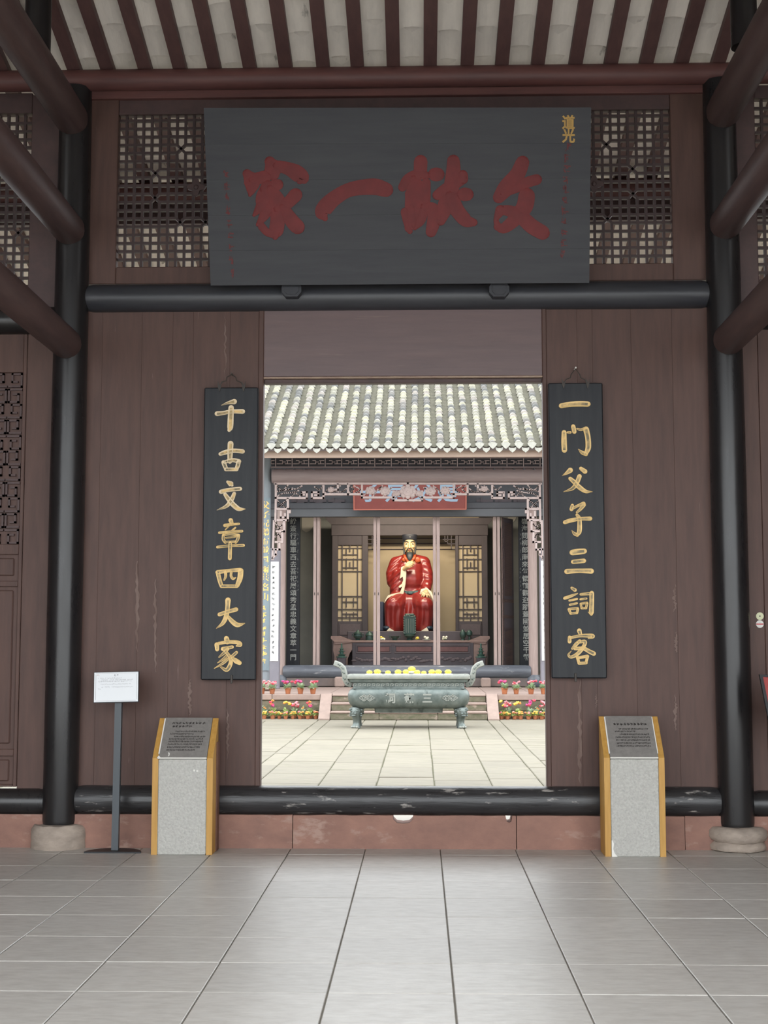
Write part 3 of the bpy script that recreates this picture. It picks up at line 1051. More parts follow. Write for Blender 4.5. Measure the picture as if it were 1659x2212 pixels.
for side, (chars, ox, lab, cx4, gm, yo) in enumerate(((CH_L, 420, 'tall black couplet board with seven pale gold characters, beside the sign post', ((437.5, 555), (835, 1469)), (SILV, GOLDW), 834),
                                                  (CH_R, 1170, 'tall black couplet board with seven bright gold characters starting with one bar', ((1188, 1306.5), (829, 1465)), (GOLD, GOLDW), 829))):
    xa, xb = px_(cx4[0][0], YB, 1150), px_(cx4[0][1], YB, 1150)
    za, zb_ = pz(cx4[1][1], YB), pz(cx4[1][0], YB)
    bd = thing('couplet_board', lab, 'couplet board', ((xa + xb) / 2, YB, za))
    mb = MB()
    mb.box(xa, xb, YB, YB + .035, za, zb_, .008)
    mb.build('board', BOARDK, bd)
    for n, (sc, oy, strokes) in enumerate(chars):
        mb = MB()
        for i, s in enumerate(strokes):
            brush(mb, s, lambda a, b, d: P(ox + a / sc, oy + b / sc, YB) - V((0, d, 0)), -.002, .006 + i * .0004, cm=1)
        g0 = gm[0] if (side or n > 2) is not True and side == 0 and n < 3 else GOLD
        mb.build('character', [g0, GOLDW], bd)
    # iron hanger: bent wire from a nail to two leaf-shaped lugs
    cxp = (cx4[0][0] + cx4[0][1]) / 2 + (4 if side == 0 else -4)
    pts = [(-26, 0), (-20, -10), (-11, -13), (-10, -20), (0, -26 if side == 0 else -32), (9, -20), (11, -13), (20, -9), (26, 0)]
    mb = MB()
    mb.tube([P(cxp + a, cx4[1][0] + b, YB - .006) for a, b in pts], .0045, 6)
    mb.build('hanger_wire', IRON, bd)
    for a in (-26, 26):
        mb = MB()
        poly = [(a - 4, -12), (a + 1, -2), (a + 5, -12), (a + 3, 3), (a, 12), (a - 3, 3)]
        mb.prism(poly, lambda q, b, d: P(cxp + q, cx4[1][0] + b, YB) - V((0, d, 0)), .010, .004)
        mb.build('hanger_lug', IRON, bd)
    mb = MB()
    p = P(cxp, cx4[1][0] - (28 if side == 0 else 34), YB)
    mb.tube([p + V((0, -.02, 0)), p + V((0, .07, 0))], .007, 8)
    mb.build('nail', IRON if side == 0 else WHITEP, bd)
    mb = MB()
    p = P(cxp, cx4[1][1] + 1, YB)
    mb.box(p.x - .009, p.x + .009, YB - .012, YB + .002, p.z - .025, p.z + .045, .003)
    mb.build('bottom_clip', IRON, bd)

# ---- stickers
for py, lb, inner in ((1331, 'round pale green sticker on the brown boards, above the red and white one', (.52, .5, .25)), (1348, 'round white sticker with a red band, below the green one', (.5, .06, .07))):
    c = P(1641.5, py, YW - .006)
    mb = MB()
    mb.prism([(.031 * math.cos(2 * math.pi * k / 24), .031 * math.sin(2 * math.pi * k / 24)) for k in range(24)], lambda a, b, d: (c.x + a, c.y + d, c.z + b), 0, .004)
    root = mb.build('sticker', mat('sticker ' + lb[:16], (.62, .62, .40) if py < 1340 else (.7, .68, .64), None, .5), loc=c)
    tag(root, lb, 'sticker')
    mb = MB()
    if py < 1340:
        mb.prism([(.006 * math.cos(2 * math.pi * k / 10), .006 * math.sin(2 * math.pi * k / 10)) for k in range(10)], lambda a, b, d: (c.x + a, c.y + d, c.z + b), -.001, .001)
        mb.build('centre_dot', INK, root)
    else:
        mb.box(c.x - .029, c.x + .029, c.y - .001, c.y + .001, c.z - .006, c.z + .005)
        mb.build('red_band', mat('sticker red', inner, None, .5), root)
        mb = MB()
        rr = random.Random(1)
        scribble(mb, lambda a, b: (c.x + a, c.y - .001, c.z + b), -.014, .014, -.015, .006, rr, cw=.006)
        scribble(mb, lambda a, b: (c.x + a, c.y - .001, c.z + b), -.01, .01, .014, .007, rr, cw=.007)
        mb.build('print', INK, root, kind='stuff')

# ---- sign on a post
base = P(248, 1829, 10.9)
bx = px_(248, 10.9, 1800)
sg = thing('sign_stand', 'white notice sheet on a thin dark post with a round-edged base plate', 'sign', (bx, 10.9, 0))
mb = MB()
poly = [(.225 * math.cos(math.pi * k / 14), .21 * math.sin(math.pi * k / 14) - .06) for k in range(15)]
mb.prism(poly, lambda a, b, d: (bx + a, 10.88 + b, d), .001, .012)
mb.build('base_plate', STEELK, sg)
mb = MB()
pzt = P(250, 1516, 10.9).z
pts = [(bx, 10.92, .012), (bx + .008, 10.92, pzt)]
for s in (1,):
    mb.add([(bx - .027, 10.9, .012), (bx + .027, 10.9, .012), (bx + .027, 10.95, .012), (bx - .027, 10.95, .012), (bx - .019, 10.9, pzt), (bx + .035, 10.9, pzt), (bx + .035, 10.95, pzt), (bx - .019, 10.95, pzt)],
           [(0, 1, 5, 4), (1, 2, 6, 5), (2, 3, 7, 6), (3, 0, 4, 7), (0, 3, 2, 1), (4, 5, 6, 7)])
mb.build('post', STEEL, sg)
mb = MB()
SGp = [P(203, 1517, 10.87), P(298, 1515, 10.87), P(299, 1451, 10.93), P(204, 1453, 10.93)]


def sgf(u, v, d=0.0):
    return SGp[0].lerp(SGp[1], u).lerp(SGp[3].lerp(SGp[2], u), v) + V((0, -d, 0))


def slab4(mb, f, u0, u1, v0, v1, d0, d1, mi=0):
    q = [(u0, v0), (u1, v0), (u1, v1), (u0, v1)]
    mb.add([f(*c, d1) for c in q] + [f(*c, d0) for c in q], [(0, 1, 2, 3), (7, 6, 5, 4), (0, 4, 5, 1), (1, 5, 6, 2), (2, 6, 7, 3), (3, 7, 4, 0)], mi)


slab4(mb, sgf, -.012, 1.012, -.03, 1.015, -.02, 0)
mb.build('frame', STEELK, sg)
mb = MB()
slab4(mb, sgf, 0, 1, .0, 1, 0, .003)
sh = mb.build('sheet', WHITEB, sg)
mb = MB()
for (u0, u1, v0, v1) in ((.04, .96, .965, .97), (.04, .96, .035, .04), (.035, .039, .07, .93), (.961, .965, .07, .93)):
    slab4(mb, sgf, u0, u1, v0, v1, .003, .004)
rr = random.Random(4)
for v, u0, u1, h in ((.80, .09, .62, .045), (.745, .15, .9, .035), (.695, .09, .86, .045), (.60, .13, .88, .04), (.50, .15, .9, .035), (.445, .09, .17, .035)):
    scribble(mb, lambda a, b: sgf(a, b, .005), u0, u1, v, h, rr, cw=.022)
scribble(mb, lambda a, b: sgf(a, b, .005), .45, .57, .9, .09, rr, cw=.055, gap=0)
mb.build('print', GREYINK, sh, kind='stuff')
mb = MB()
scribble(mb, lambda a, b: sgf(a, b, .005), .06, .11, .9, .08, rr, cw=.03, gap=0)
mb.build('stamp', mat('faint red stamp', (.45, .25, .22), None, .8), sh)

# ---- two slanting information boards
for side, (xl, xr, py0, py1, xt0, xt1, nlines, lb) in enumerate(((328, 459, 1640, 1553, 345, 474, 0, 'slanted grey stone information board with yellow edges, two-line heading, nearer the white sign'),
                                                             (1306, 1437, 1637, 1548, 1289, 1418, 1, 'slanted grey stone information board with yellow edges, one-line heading, white chip low at a corner'))):
    YF = 10.76
    a, b = px_(xl, YF, 1740), px_(xr, YF, 1740)
    z1 = pz(py0, YF)
    YT = 11.04
    z2 = pz(py1, YT)
    wE = (b - a) * .098
    root = thing('information_board', lb, 'information board', ((a + b) / 2, YF + .1, 0))

    def prof(x0, x1, e, name, m, par=root, back=11.03):
        mb = MB()
        poly = [(YF - e, .001), (YF - e, z1 + e), (YT, z2 + e), (back, z2 - .03), (back, .001)]
        mb.prism(poly, lambda y, z, d: (d, y, z), x0, x1)
        return mb.build(name, m, par)
    prof(a, a + wE, .004, 'yellow_edge', YEL)
    prof(b - wE, b, .004, 'yellow_edge', YEL)
    mb = MB()
    mb.box(a + .012, b + (.01 if side == 0 else -.012), 10.93, 11.06, .001, z2 - .18, .003)
    mb.build('back_box', SIDEB, root)
    mb = MB()
    mb.box(a + wE + .002, b - wE - .002, YF - .012, 11.0, .001, z1 - .006, .006)
    mb.build('front_slab', CONC, root)
    nrm = V((0, -(z2 - z1), YT - YF)).normalized()
    if nrm.z < 0: nrm = -nrm

    def tf(u, v, d=0.0, a=a, b=b, wE=wE, z1=z1, z2=z2, nrm=nrm):
        return V((a + wE + .002 + (b - a - 2 * wE - .004) * u, YF - .004 + (YT - YF + .004) * v, z1 + (z2 - z1) * v)) + nrm * d
    mb = MB()
    slab4(mb, tf, 0, 1, .005, 1.0, -.004, .012)
    tp = mb.build('top_slab', CONCT, root)
    mb = MB()
    rr = random.Random(20 + side)
    for u, v, ww in ((0, .0, .012),):
        slab4(mb, tf, 0, 1, -.008, .008, .0, .0135)
    slab4(mb, tf, -.018, .006, .1, .98, .0, .0125)
    if side: slab4(mb, tf, .994, 1.012, .1, .98, .0, .0125)
    mb.build('white_joint', WHITEP, root)
    mb = MB()
    F = lambda q, w_: tf(q, w_, .0128)
    if side == 0:
        for _ in range(4): scribble(mb, F, .16, .86, .86, .06, rr, cw=.068, gap=0)
        for _ in range(4): scribble(mb, F, .17, .60, .78, .06, rr, cw=.068, gap=0)
        L = [(.26, .88, .65), (.15, .64, .59), (.25, .9, .52), (.15, .88, .46), (.15, .88, .4), (.14, .86, .33), (.14, .82, .26), (.14, .74, .19)]
    else:
        for _ in range(4): scribble(mb, F, .16, .88, .80, .065, rr, cw=.068, gap=0)
        L = [(.26, .9, .68), (.17, .62, .62), (.26, .9, .55), (.17, .9, .48), (.17, .9, .41), (.17, .9, .34), (.16, .88, .27)]
    for u0, u1, v in L:
        for rep in range(4):
            scribble(mb, F, u0, u1, v, .05, rr, cw=.03, gap=.06)
    mb.build('carved_text', INK, tp, kind='stuff')
    mb = MB()
    if side:
        zz = .001
        x0 = a + wE + .002
        mb.prism([(x0, .002), (x0 + .045, .002), (x0 + .02, .03), (x0 + .012, .06), (x0 + .018, .1), (x0 + .004, .13), (x0, .12)], lambda q, z, d: (q, d, z), YF - .015, YF - .011)
    else:
        mb.prism([(-.005, -.03), (.05, 0.0), (-.002, .05), (-.03, .0)], lambda q, w_, d: tf(q, w_, d), .011, .014)
        mb.build('white_chip', WHITEP, root)
        mb = MB()
        mb.prism([(.19, .03), (.22, .05), (.22, .1), (.2, .13), (.185, .12), (.2, .08)], lambda q, w_, d: tf(q, w_, d), .011, .0135)
        mb.build('white_chip', WHITEP, root)
        mb = MB()
        mb.ell((b - wE - .1, YF - .012, z1 - .09), (.008, .003, .009), 8, 5)
        mb.build('white_chip', WHITEP, root)
        mb = MB()
        mb.ell((b - wE - .075, YF - .012, z1 - .094), (.009, .003, .007), 8, 5)
    mb.build('white_chip', WHITEP, root)

# ---- red display board at the edge of the frame
root = thing('display_board', 'red display panel in a black frame on legs, leaning at the sticker-side wall', 'display board', (3.05, 10.75, 0))
Y0 = 10.6
c0, c1 = P(1640, 1457, Y0), P(1661, 1562, Y0 - .12)
ux = V((.62, -.05, -.02))
q = [c1, c1 + ux, c0 + ux, c0]


def dbf(u, v, d=0.0):
    return q[0].lerp(q[1], u).lerp(q[3].lerp(q[2], u), v) + V((0, -d, 0))


mb = MB()
slab4(mb, dbf, 0, 1, 0, 1, -.02, 0)
mb.build('backing', STEELK, root)
for (u0, u1, v0, v1) in ((0, .035, 0, 1), (.965, 1, 0, 1), (.035, .965, .0, .05), (.035, .965, .95, 1)):
    mb = MB()
    slab4(mb, dbf, u0, u1, v0, v1, 0, .012)
    mb.build('frame_bar', STEELK, root)
mb = MB()
slab4(mb, dbf, .035, .965, .05, .95, 0, .004)
mb.build('panel', REDP, root)
for u in (.12, .88):
    p = dbf(u, .5, -.03)
    mb = MB()
    mb.tube([(p.x, p.y + .03, .0), (p.x, p.y + .03, p.z + .1)], .015, 8)
    mb.build('leg', STEELK, root)

# ================================================================== THE COURTYARD AND THE SHRINE HALL BEYOND
SLAB = mat('buff paving slab', (0.25, 0.225, 0.17), (0.205, 0.185, 0.145), 0.8, (1, 2.2, 1), 4, 8, 0.3, wear=(.15, .145, .09), ws=(.8, 3.2, 1), wn=3, wt=(.58, .72), rnd=0.07)
SLABJ = mat('mossy joint soil', (0.13, 0.125, 0.07), (0.09, 0.09, 0.05), 0.95, ns=8)
PINKST = mat('pink sandstone', (0.345, 0.255, 0.214), (0.277, 0.206, 0.176), 0.85, (1, 1, 1), 6, 7, 0.4, rnd=0.06)
MOSSST = mat('mossy dark stone', (0.20, 0.165, 0.12), (0.10, 0.105, 0.06), 0.9, (1, 1, 1.6), 7, 7, 0.6, wear=(.32, .25, .2), ws=(1, 1, 2), wn=4, wt=(.58, .68))
MAUVE = mat('haze-paled mauve timber', (0.260, 0.205, 0.198), (0.211, 0.161, 0.158), 0.65, (.3, 2, 3), 6, 6, 0.1)  # far hall timber paled and greyed to imitate haze
CARVE = mat('haze-paled carved wood', (0.475, 0.382, 0.360), (0.396, 0.310, 0.295), 0.7, (1, 1, 1), 9, 5, 0.2)  # front light and haze put into this paler carving colour
PALEW = mat('pale pink lit wood', (0.416, 0.320, 0.288), (0.320, 0.240, 0.216), 0.7, (5, 5, .4), 6, 5, 0.1)  # paleness of lit columns and door edges put into the colour
FASC = mat('pale fascia board', (0.450, 0.338, 0.270), (0.390, 0.285, 0.232), 0.8, (.5, 1, 1), 5)
DKGREY = mat('dark blue grey paint', (0.068, 0.072, 0.080), (0.056, 0.060, 0.068), 0.6, (1, 1, 1), 3)
MIDGREY = mat('blue grey paint', (0.112, 0.120, 0.128), (0.090, 0.098, 0.105), 0.65, (.3, 1, 2), 4)
GREYPL = mat('grey plaster', (0.240, 0.248, 0.232), (0.192, 0.200, 0.192), 0.9, (1, 1, 1), 1.3, 6)
LOGF = mat('grey worn lacquer', (0.120, 0.131, 0.150), (0.083, 0.090, 0.105), 0.32, (.5, 3, 3), 5, 6, 0.2, wear=(.38, .38, .38), ws=(1.2, 5, 5), wn=2.5, wt=(.6, .72))
NICHE = mat('dark niche timber', (0.075, 0.06, 0.066), (0.06, 0.05, 0.055), 0.6, (1, 1, 1), 4)
BEIGE = mat('beige niche panel', (0.52, 0.43, 0.285), (0.48, 0.39, 0.26), 0.8, (1, 1, 1), 1.5)
BRONZE = mat('green grey bronze', (0.10, 0.125, 0.118), (0.19, 0.215, 0.20), 0.42, (1, 1, 1), 6, 7, 0.3, metal=0.55, wear=(.06, .075, .07), ws=(1, 1, 1), wn=5, wt=(.56, .7))
BRONZL = mat('pale worn bronze', (0.315, 0.323, 0.289), (0.240, 0.255, 0.232), 0.55, (1, 1, 1), 9, 6, 0.3, metal=0.15)
BRONZD = mat('dark green bronze', (0.025, 0.06, 0.05), (0.05, 0.09, 0.075), 0.45, (1, 1, 1), 9, 5, 0.2, metal=0.3)
TERRA = mat('terracotta pot', (0.46, 0.17, 0.075), (0.36, 0.12, 0.055), 0.8, (1, 1, 1), 12, rnd=.12)
LEAFG = mat('grey green leaf', (0.24, 0.36, 0.17), (0.45, 0.55, 0.38), 0.6, (1, 1, 1), 22)
LEAFY = mat('yellow green leaf', (0.30, 0.42, 0.13), (0.44, 0.54, 0.22), 0.6, (1, 1, 1), 22)
FRED = mat('crimson petal', (0.62, 0.03, 0.07), (0.75, 0.12, 0.16), 0.6, (1, 1, 1), 25)
FPINK = mat('pink petal', (0.80, 0.22, 0.27), (0.80, 0.38, 0.38), 0.6, (1, 1, 1), 25)
FMAG = mat('magenta petal', (0.55, 0.03, 0.22), (0.7, 0.12, 0.32), 0.6, (1, 1, 1), 25)
FORA = mat('orange petal', (0.85, 0.28, 0.05), (0.85, 0.42, 0.12), 0.6, (1, 1, 1), 25)
FYEL = mat('yellow petal', (0.90, 0.62, 0.05), (0.9, 0.72, 0.15), 0.6, (1, 1, 1), 25)
FWHT = mat('pale petal', (0.85, 0.82, 0.66), None, 0.7)
ROBE = mat('red lacquer robe', (0.25, 0.022, 0.018), (0.20, 0.017, 0.014), 0.33, (1, 1, 1), 5, 5, 0.05, coat=0.3)
SKIN = mat('painted skin', (0.60, 0.44, 0.23), (0.54, 0.38, 0.2), 0.45, (1, 1, 1), 5)
HAIRB = mat('blue black hair', (0.012, 0.02, 0.025), None, 0.5)
CREAM = mat('cream lining', (0.70, 0.62, 0.46), (0.62, 0.54, 0.40), 0.6, (1, 1, 1), 6)
ORN = mat('orange brocade', (0.50, 0.10, 0.02), (0.30, 0.05, 0.02), 0.4, (1, 1, 1), 22)
BLUEP = mat('blue painted character', (0.25, 0.36, 0.46), None, 0.6)
REDPL = mat('haze-paled red plaque', (0.204, 0.051, 0.042), (0.174, 0.042, 0.036), 0.6, (1, 1, 1), 4)  # red dulled in the colour itself to suggest distant haze
GREYCH = mat('grey painted character', (0.34, 0.35, 0.32), None, 0.7)
PAPER = mat('white paper scroll', (0.82, 0.82, 0.80), None, 0.7)
RT = [mat('roof tile shade %d' % i, c, tuple(q * .72 for q in c), .9, (1, 1, 1), 14, 5, .3) for i, c in enumerate(((.30, .29, .24), (.39, .375, .29), (.15, .15, .145), (.21, .20, .185), (.33, .30, .27)))]
RTC = mat('channel tile', (.22, .21, .165), (.15, .145, .115), .9, (1, 1, 1), 12, 4)
RTE = mat('eave tile', (.33, .325, .28), (.24, .235, .21), .9, (1, 1, 1), 16, 5, .4)

# ---- courtyard paving
cy_ = struct('courtyard_floor')
mb = MB()
mb.box(-22, 22, 11.31, 46, -.14, -.014)
mb.build('bed', SLABJ, cy_)


def slab(x0, x1, y0, y1, zt=0.0):
    mb = MB()
    j = lambda: random.uniform(.003, .010)
    mb.box(x0 + j(), x1 - j(), y0 + j(), y1 - j(), -.05, zt + random.uniform(-.004, .003), .008)
    o = mb.build('slab', SLAB, cy_, loc=((x0 + x1) / 2, (y0 + y1) / 2, 0))
    o.rotation_euler = (random.uniform(-.003, .003), random.uniform(-.002, .002), 0)


jx = [P(a, 1694, 15.8).x for a in (571.5, 685, 812, 938, 1066, 1189)]
XPL, XPR = P(712.6, 1555, 29.2).x, P(1053.5, 1553, 29.2).x
wcol = (jx[-2] - jx[1]) / 3
cx0 = jx[1]
colx = [XPL] + [cx0 + wcol * k for k in (-1, 0, 1, 2, 3, 4) if XPL + .2 < cx0 + wcol * k < XPR - .2] + [XPR]
for a, b in zip(colx, colx[1:]):
    y = 13.4 + random.uniform(0, .8)
    while y < 29.2:
        y2 = min(y + random.uniform(.85, 1.5), 29.2)
        if 29.2 - y2 < .3: y2 = 29.2
        slab(a, b, y, y2)
        y = y2
for s, xe in ((-1, XPL), (1, XPR)):
    y = 13.5
    while y < 29.2:                       # border stones in line with the ramps
        y2 = min(y + random.uniform(1.2, 2.0), 29.2)
        if 29.2 - y2 < .4: y2 = 29.2
        slab(*sorted((xe, xe + s * .25)), y, y2)
        y = y2
    y = 15.0
    while y < 29.85:                      # side strips
        y2 = min(y + random.uniform(.38, .62), 29.85)
        xq = xe + s * .25
        for w in (random.uniform(1.0, 1.7), 1.5):
            slab(*sorted((xq, xq + s * w)), y, y2)
            xq += s * w
        y = y2
mb = MB()
mb.box(-12, 12, 11.31, 15.0, -.05, -.006, .004)
mb.build('porch_paving', mat('pale porch stone', (.56, .52, .46), (.48, .45, .4), .8, ns=3), cy_)

for s, nm in ((-1, 'wall_courtyard_left'), (1, 'wall_courtyard_right')):
    mb = MB()
    mb.box(s * 12.2, s * 12.5, 15, 46, -.05, 3.2, .02)
    mb.build(nm, mat('pale courtyard wall', (.34, .32, .29), (.28, .265, .24), .9, ns=2), kind='structure')

# ---- stone platform with steps
YP, ZP = 29.9, 0.52
pf = struct('platform')
mb = MB()
mb.box(-9, 9, YP + .1, 46, 0, ZP - .02)
mb.build('platform_core', MOSSST, pf)
for s in (-1, 1):
    xa = (XPL - .25) if s < 0 else (XPR + .25)
    x = xa
    rr = random.Random(s + 5)
    while abs(x) < 8.6:
        w = rr.uniform(.9, 1.6)
        for z0, z1, m, e in ((0, .16, MOSSST, 0), (.16, .39, MOSSST, .004), (.39, ZP, PINKST, .035)):
            mb = MB()
            a, b = sorted((x, x + s * w))
            mb.box(a + .004, b - .004, YP - e, YP + .3, z0 + .002, z1 - .002, .012)
            mb.build('stone', m, pf)
        x += s * w
x = -8.5
while x < 8.5:
    w = random.uniform(.9, 1.4)
    mb = MB()
    mb.box(x + .004, x + w - .004, YP + .305 if not (XPL - .3 < x + w / 2 < XPR + .3) else YP + .305, 34.5, ZP - .05, ZP, .008)
    mb.build('paving_stone', PINKST, pf)
    x += w
stp = thing('steps', 'three mossy stone steps between sloping ramps, behind the bronze burner', 'steps', ((XPL + XPR) / 2, 29.5, 0))
for k, (y0, z1) in enumerate(((29.2, .18), (29.52, .352), (29.86, ZP))):
    z0 = (0, .18, .352)[k]
    xs = [XPL + .004, XPL + 1.05, XPL + 2.3, XPR - .004]
    for a, b in zip(xs, xs[1:]):
        mb = MB()
        mb.box(a + .002, b - .002, y0, 30.2, z0 + .002, z1 - .045, .01)
        mb.build('riser', MOSSST, stp)
        mb = MB()
        mb.box(a + .002, b - .002, y0 - .015, 30.2, z1 - .045, z1, .012)
        mb.build('tread', PINKST, stp)
for s, xa, lb in ((-1, XPL, 'pink sandstone ramp slab beside the steps, on the side of the pale paper scroll'), (1, XPR, 'pink sandstone ramp slab beside the steps, far side from the gold-lettered column')):
    mb = MB()
    a, b = sorted((xa + s * .004, xa + s * .246))
    mb.prism([(29.15, .001), (29.15, .03), (YP, ZP + .012), (YP + .25, ZP + .012), (YP + .25, .001)], lambda y, z, d: (d, y, z), a, b)
    one(mb.build('ramp', PINKST, loc=((a + b) / 2, 29.4, 0)), lb, 'ramp')

# ---- tiled roof
YE = 30.2
ZE = P(870, 966, YE).z
TS = 0.52


def zt(y): return ZE + TS * (y - YE)


rf = thing('tiled_roof', 'grey mossy tiled roof of the shrine hall across the courtyard', 'roof', (-.2, YE, ZE))
RSP = 28.4 / FPX * YE
xr0 = P(867, 965, YE).x
YR = 36.6
nt_ = 21
for k in range(-17, 18):
    x = xr0 + k * RSP
    rr = random.Random(100 + k)
    mb = MB()           # a row of overlapping cover tiles
    ln = (YR - YE) / 32
    for j in range(32):
        y0, y1 = YE + j * ln, YE + (j + 1.25) * ln
        r0, r1 = .083 * rr.uniform(.95, 1.06), .07
        ox = rr.uniform(-.008, .008)
        lift = .05 + rr.uniform(-.01, .012)
        vs = []
        for (yy, r, dz) in ((y0, r0, lift), (y1, r1, 0.0)):
            for q in range(7):
                t = math.pi * q / 6
                vs.append((x + ox - r * math.cos(t), yy, zt(yy) + dz + r * math.sin(t)))
        fs = [(q, q + 1, q + 8, q + 7) for q in range(6)] + [tuple(range(7))]
        mb.add(vs, fs, rr.choice((0, 0, 1, 1, 2, 3, 4)))
    mb.build('cover_tile_row', RT, rf, smooth=40)
    mb = MB()           # the channel of concave tiles between two rows
    xc = x + RSP / 2
    n = 84
    dl = (YR - YE) / n
    for j in range(n):
        y0, y1 = YE + j * dl, YE + (j + 1) * dl
        vs = []
        for yy, dz in ((y0, .03), (y1, 0.0)):
            for q in range(5):
                u = q / 4 * 2 - 1
                vs.append((xc + u * RSP * .4, yy, zt(yy) - .03 + dz + .045 * u * u))
        mb.add(vs, [(q, q + 1, q + 6, q + 5) for q in range(4)])
        if j:
            vs = []
            for dz in (.03, 0.0):
                for q in range(5):
                    u = q / 4 * 2 - 1
                    vs.append((xc + u * RSP * .4, y0, zt(y0) - .03 + dz + .045 * u * u))
            mb.add(vs, [(q, q + 1, q + 6, q + 5) for q in range(4)])
    mb.build('channel_tile_row', RTC, rf)
    # drooping fan-shaped end of the row, and the pointed drip tile
    mb = MB()
    poly = [(-.105, .07), (-.05, .098), (0, .105), (.05, .098), (.105, .07), (.085, .03), (.045, -.02), (0, -.055), (-.045, -.02), (-.085, .03)]
    mb.prism(poly, lambda a, b, d: (x + a, YE + d + .25 * (b - .07), ZE + b), -.03, -.012)
    mb.build('end_tile', RTE, rf)
    mb = MB()
    poly = [(-.085, -.005), (-.04, -.028), (.04, -.028), (.085, -.005), (.08, -.06), (.05, -.1), (.02, -.12), (0, -.14), (-.02, -.12), (-.05, -.1), (-.08, -.06)]
    mb.prism(poly, lambda a, b, d: (xc + a, YE + d + .25 * (b + .05), ZE + b), -.03, -.012)
    mb.build('drip_tile', RTE, rf)
mb = MB()
mb.prism([(YE + .1, zt(YE + .1) - .05), (YR + .2, zt(YR) - .05), (46, zt(YR) - .52 * 9), (46, zt(YR) - .52 * 9 - .1), (YR, zt(YR) - .2), (YE + .1, zt(YE + .1) - .12)], lambda a, b, d: (d, a, b), -7.5, 7.5)
mb.build('roof_boarding', MAUVE, rf)
YF2 = 30.42
mb = MB()
mb.box(-7.4, 7.4, YF2, YF2 + .04, P(870, 988, YF2).z, P(870, 968, YF2).z, .004)
one(mb.build('fascia_board', FASC, loc=(-.2, YF2, P(870, 988, YF2).z)), 'long pale pink board just below the roof drip tiles', 'board')

# ---- front line of the hall: transom fretwork, beam, carved hanging lintel, columns
YC = 32.0
Q = lambda a, b, Y=YC: P(a, b, Y)


def strip(mb, pts, w, Y, d0, d1, mi=0):
    """flat bar following pixel points, w wide in pixels, from depth Y-d0 to Y-d1"""
    for (a, b), (c, d) in zip(pts, pts[1:]):
        L = math.hypot(c - a, d - b) or 1
        nx_, ny_ = -(d - b) / L * w / 2, (c - a) / L * w / 2
        ex_, ey_ = (c - a) / L * w / 2, (d - b) / L * w / 2
        poly = [(a - ex_ + nx_, b - ey_ + ny_), (c + ex_ + nx_, d + ey_ + ny_), (c + ex_ - nx_, d + ey_ - ny_), (a - ex_ - nx_, b - ey_ - ny_)]
        mb.prism(poly, lambda u, v, dd: P(u, v, Y) - V((0, dd, 0)), d0, d1, mi)


tf_ = thing('fretwork_transom', 'long openwork fret strip of thin pale bars under the fascia board', 'fretwork', Q(881, 1009))
mb = MB()
strip(mb, [(560, 1009.5), (1205, 1009.5)], 3, YC, .03, -.03)
mb.build('rail', MAUVE, tf_)
mb = MB()
strip(mb, [(560, 988.5), (1205, 988.5)], 3, YC, .03, -.03)
mb.build('rail', MAUVE, tf_)
for i in range(-9, 10):
    cx = 881 + i * 35.7
    mb = MB()
    for pts in ([(cx, 990), (cx, 1008)], [(cx - 12, 995), (cx - 3, 995)], [(cx + 3, 1002), (cx + 15, 1002), (cx + 15, 995), (cx + 9, 995)], [(cx - 15, 1002), (cx - 3, 1002)], [(cx + 15, 998), (cx + 21, 998)], [(cx - 10, 995), (cx - 10, 1002)]):
        strip(mb, pts, 1.5, YC, .012, -.012)
    mb.build('fret_unit', CARVE, tf_)
mb = MB()
mb.box(P(560, 990, YC + .3).x, P(1205, 990, YC + .3).x, YC + .3, YC + .34, P(0, 1012, YC + .3).z, P(0, 985, YC + .3).z)
mb.build('backing', DKGREY, tf_)  # dark sheet added to stand for the unlit interior behind the frets
bz0, bz1 = Q(881, 1043).z, Q(881, 1012).z
mb = MB()
xa, xb = Q(588, 1030).x, Q(1176, 1030).x
mb.tube([(xa + (xb - xa) * i / 6, YC, (bz0 + bz1) / 2) for i in range(7)], (bz1 - bz0) / 2, 20)
bmr = one(mb.build('architrave_beam', MAUVE, loc=(-.2, YC, bz0), smooth=50), 'thick mauve round beam above the carved lintel of the shrine hall', 'beam')
for i in range(27):
    cx = 592 + i * 21.6
    c = Q(cx, 1013, YC - .15)
    mb = MB()
    mb.ell(c, (.028, .03, .022), 8, 5)
    mb.build('scallop', DKGREY, bmr)

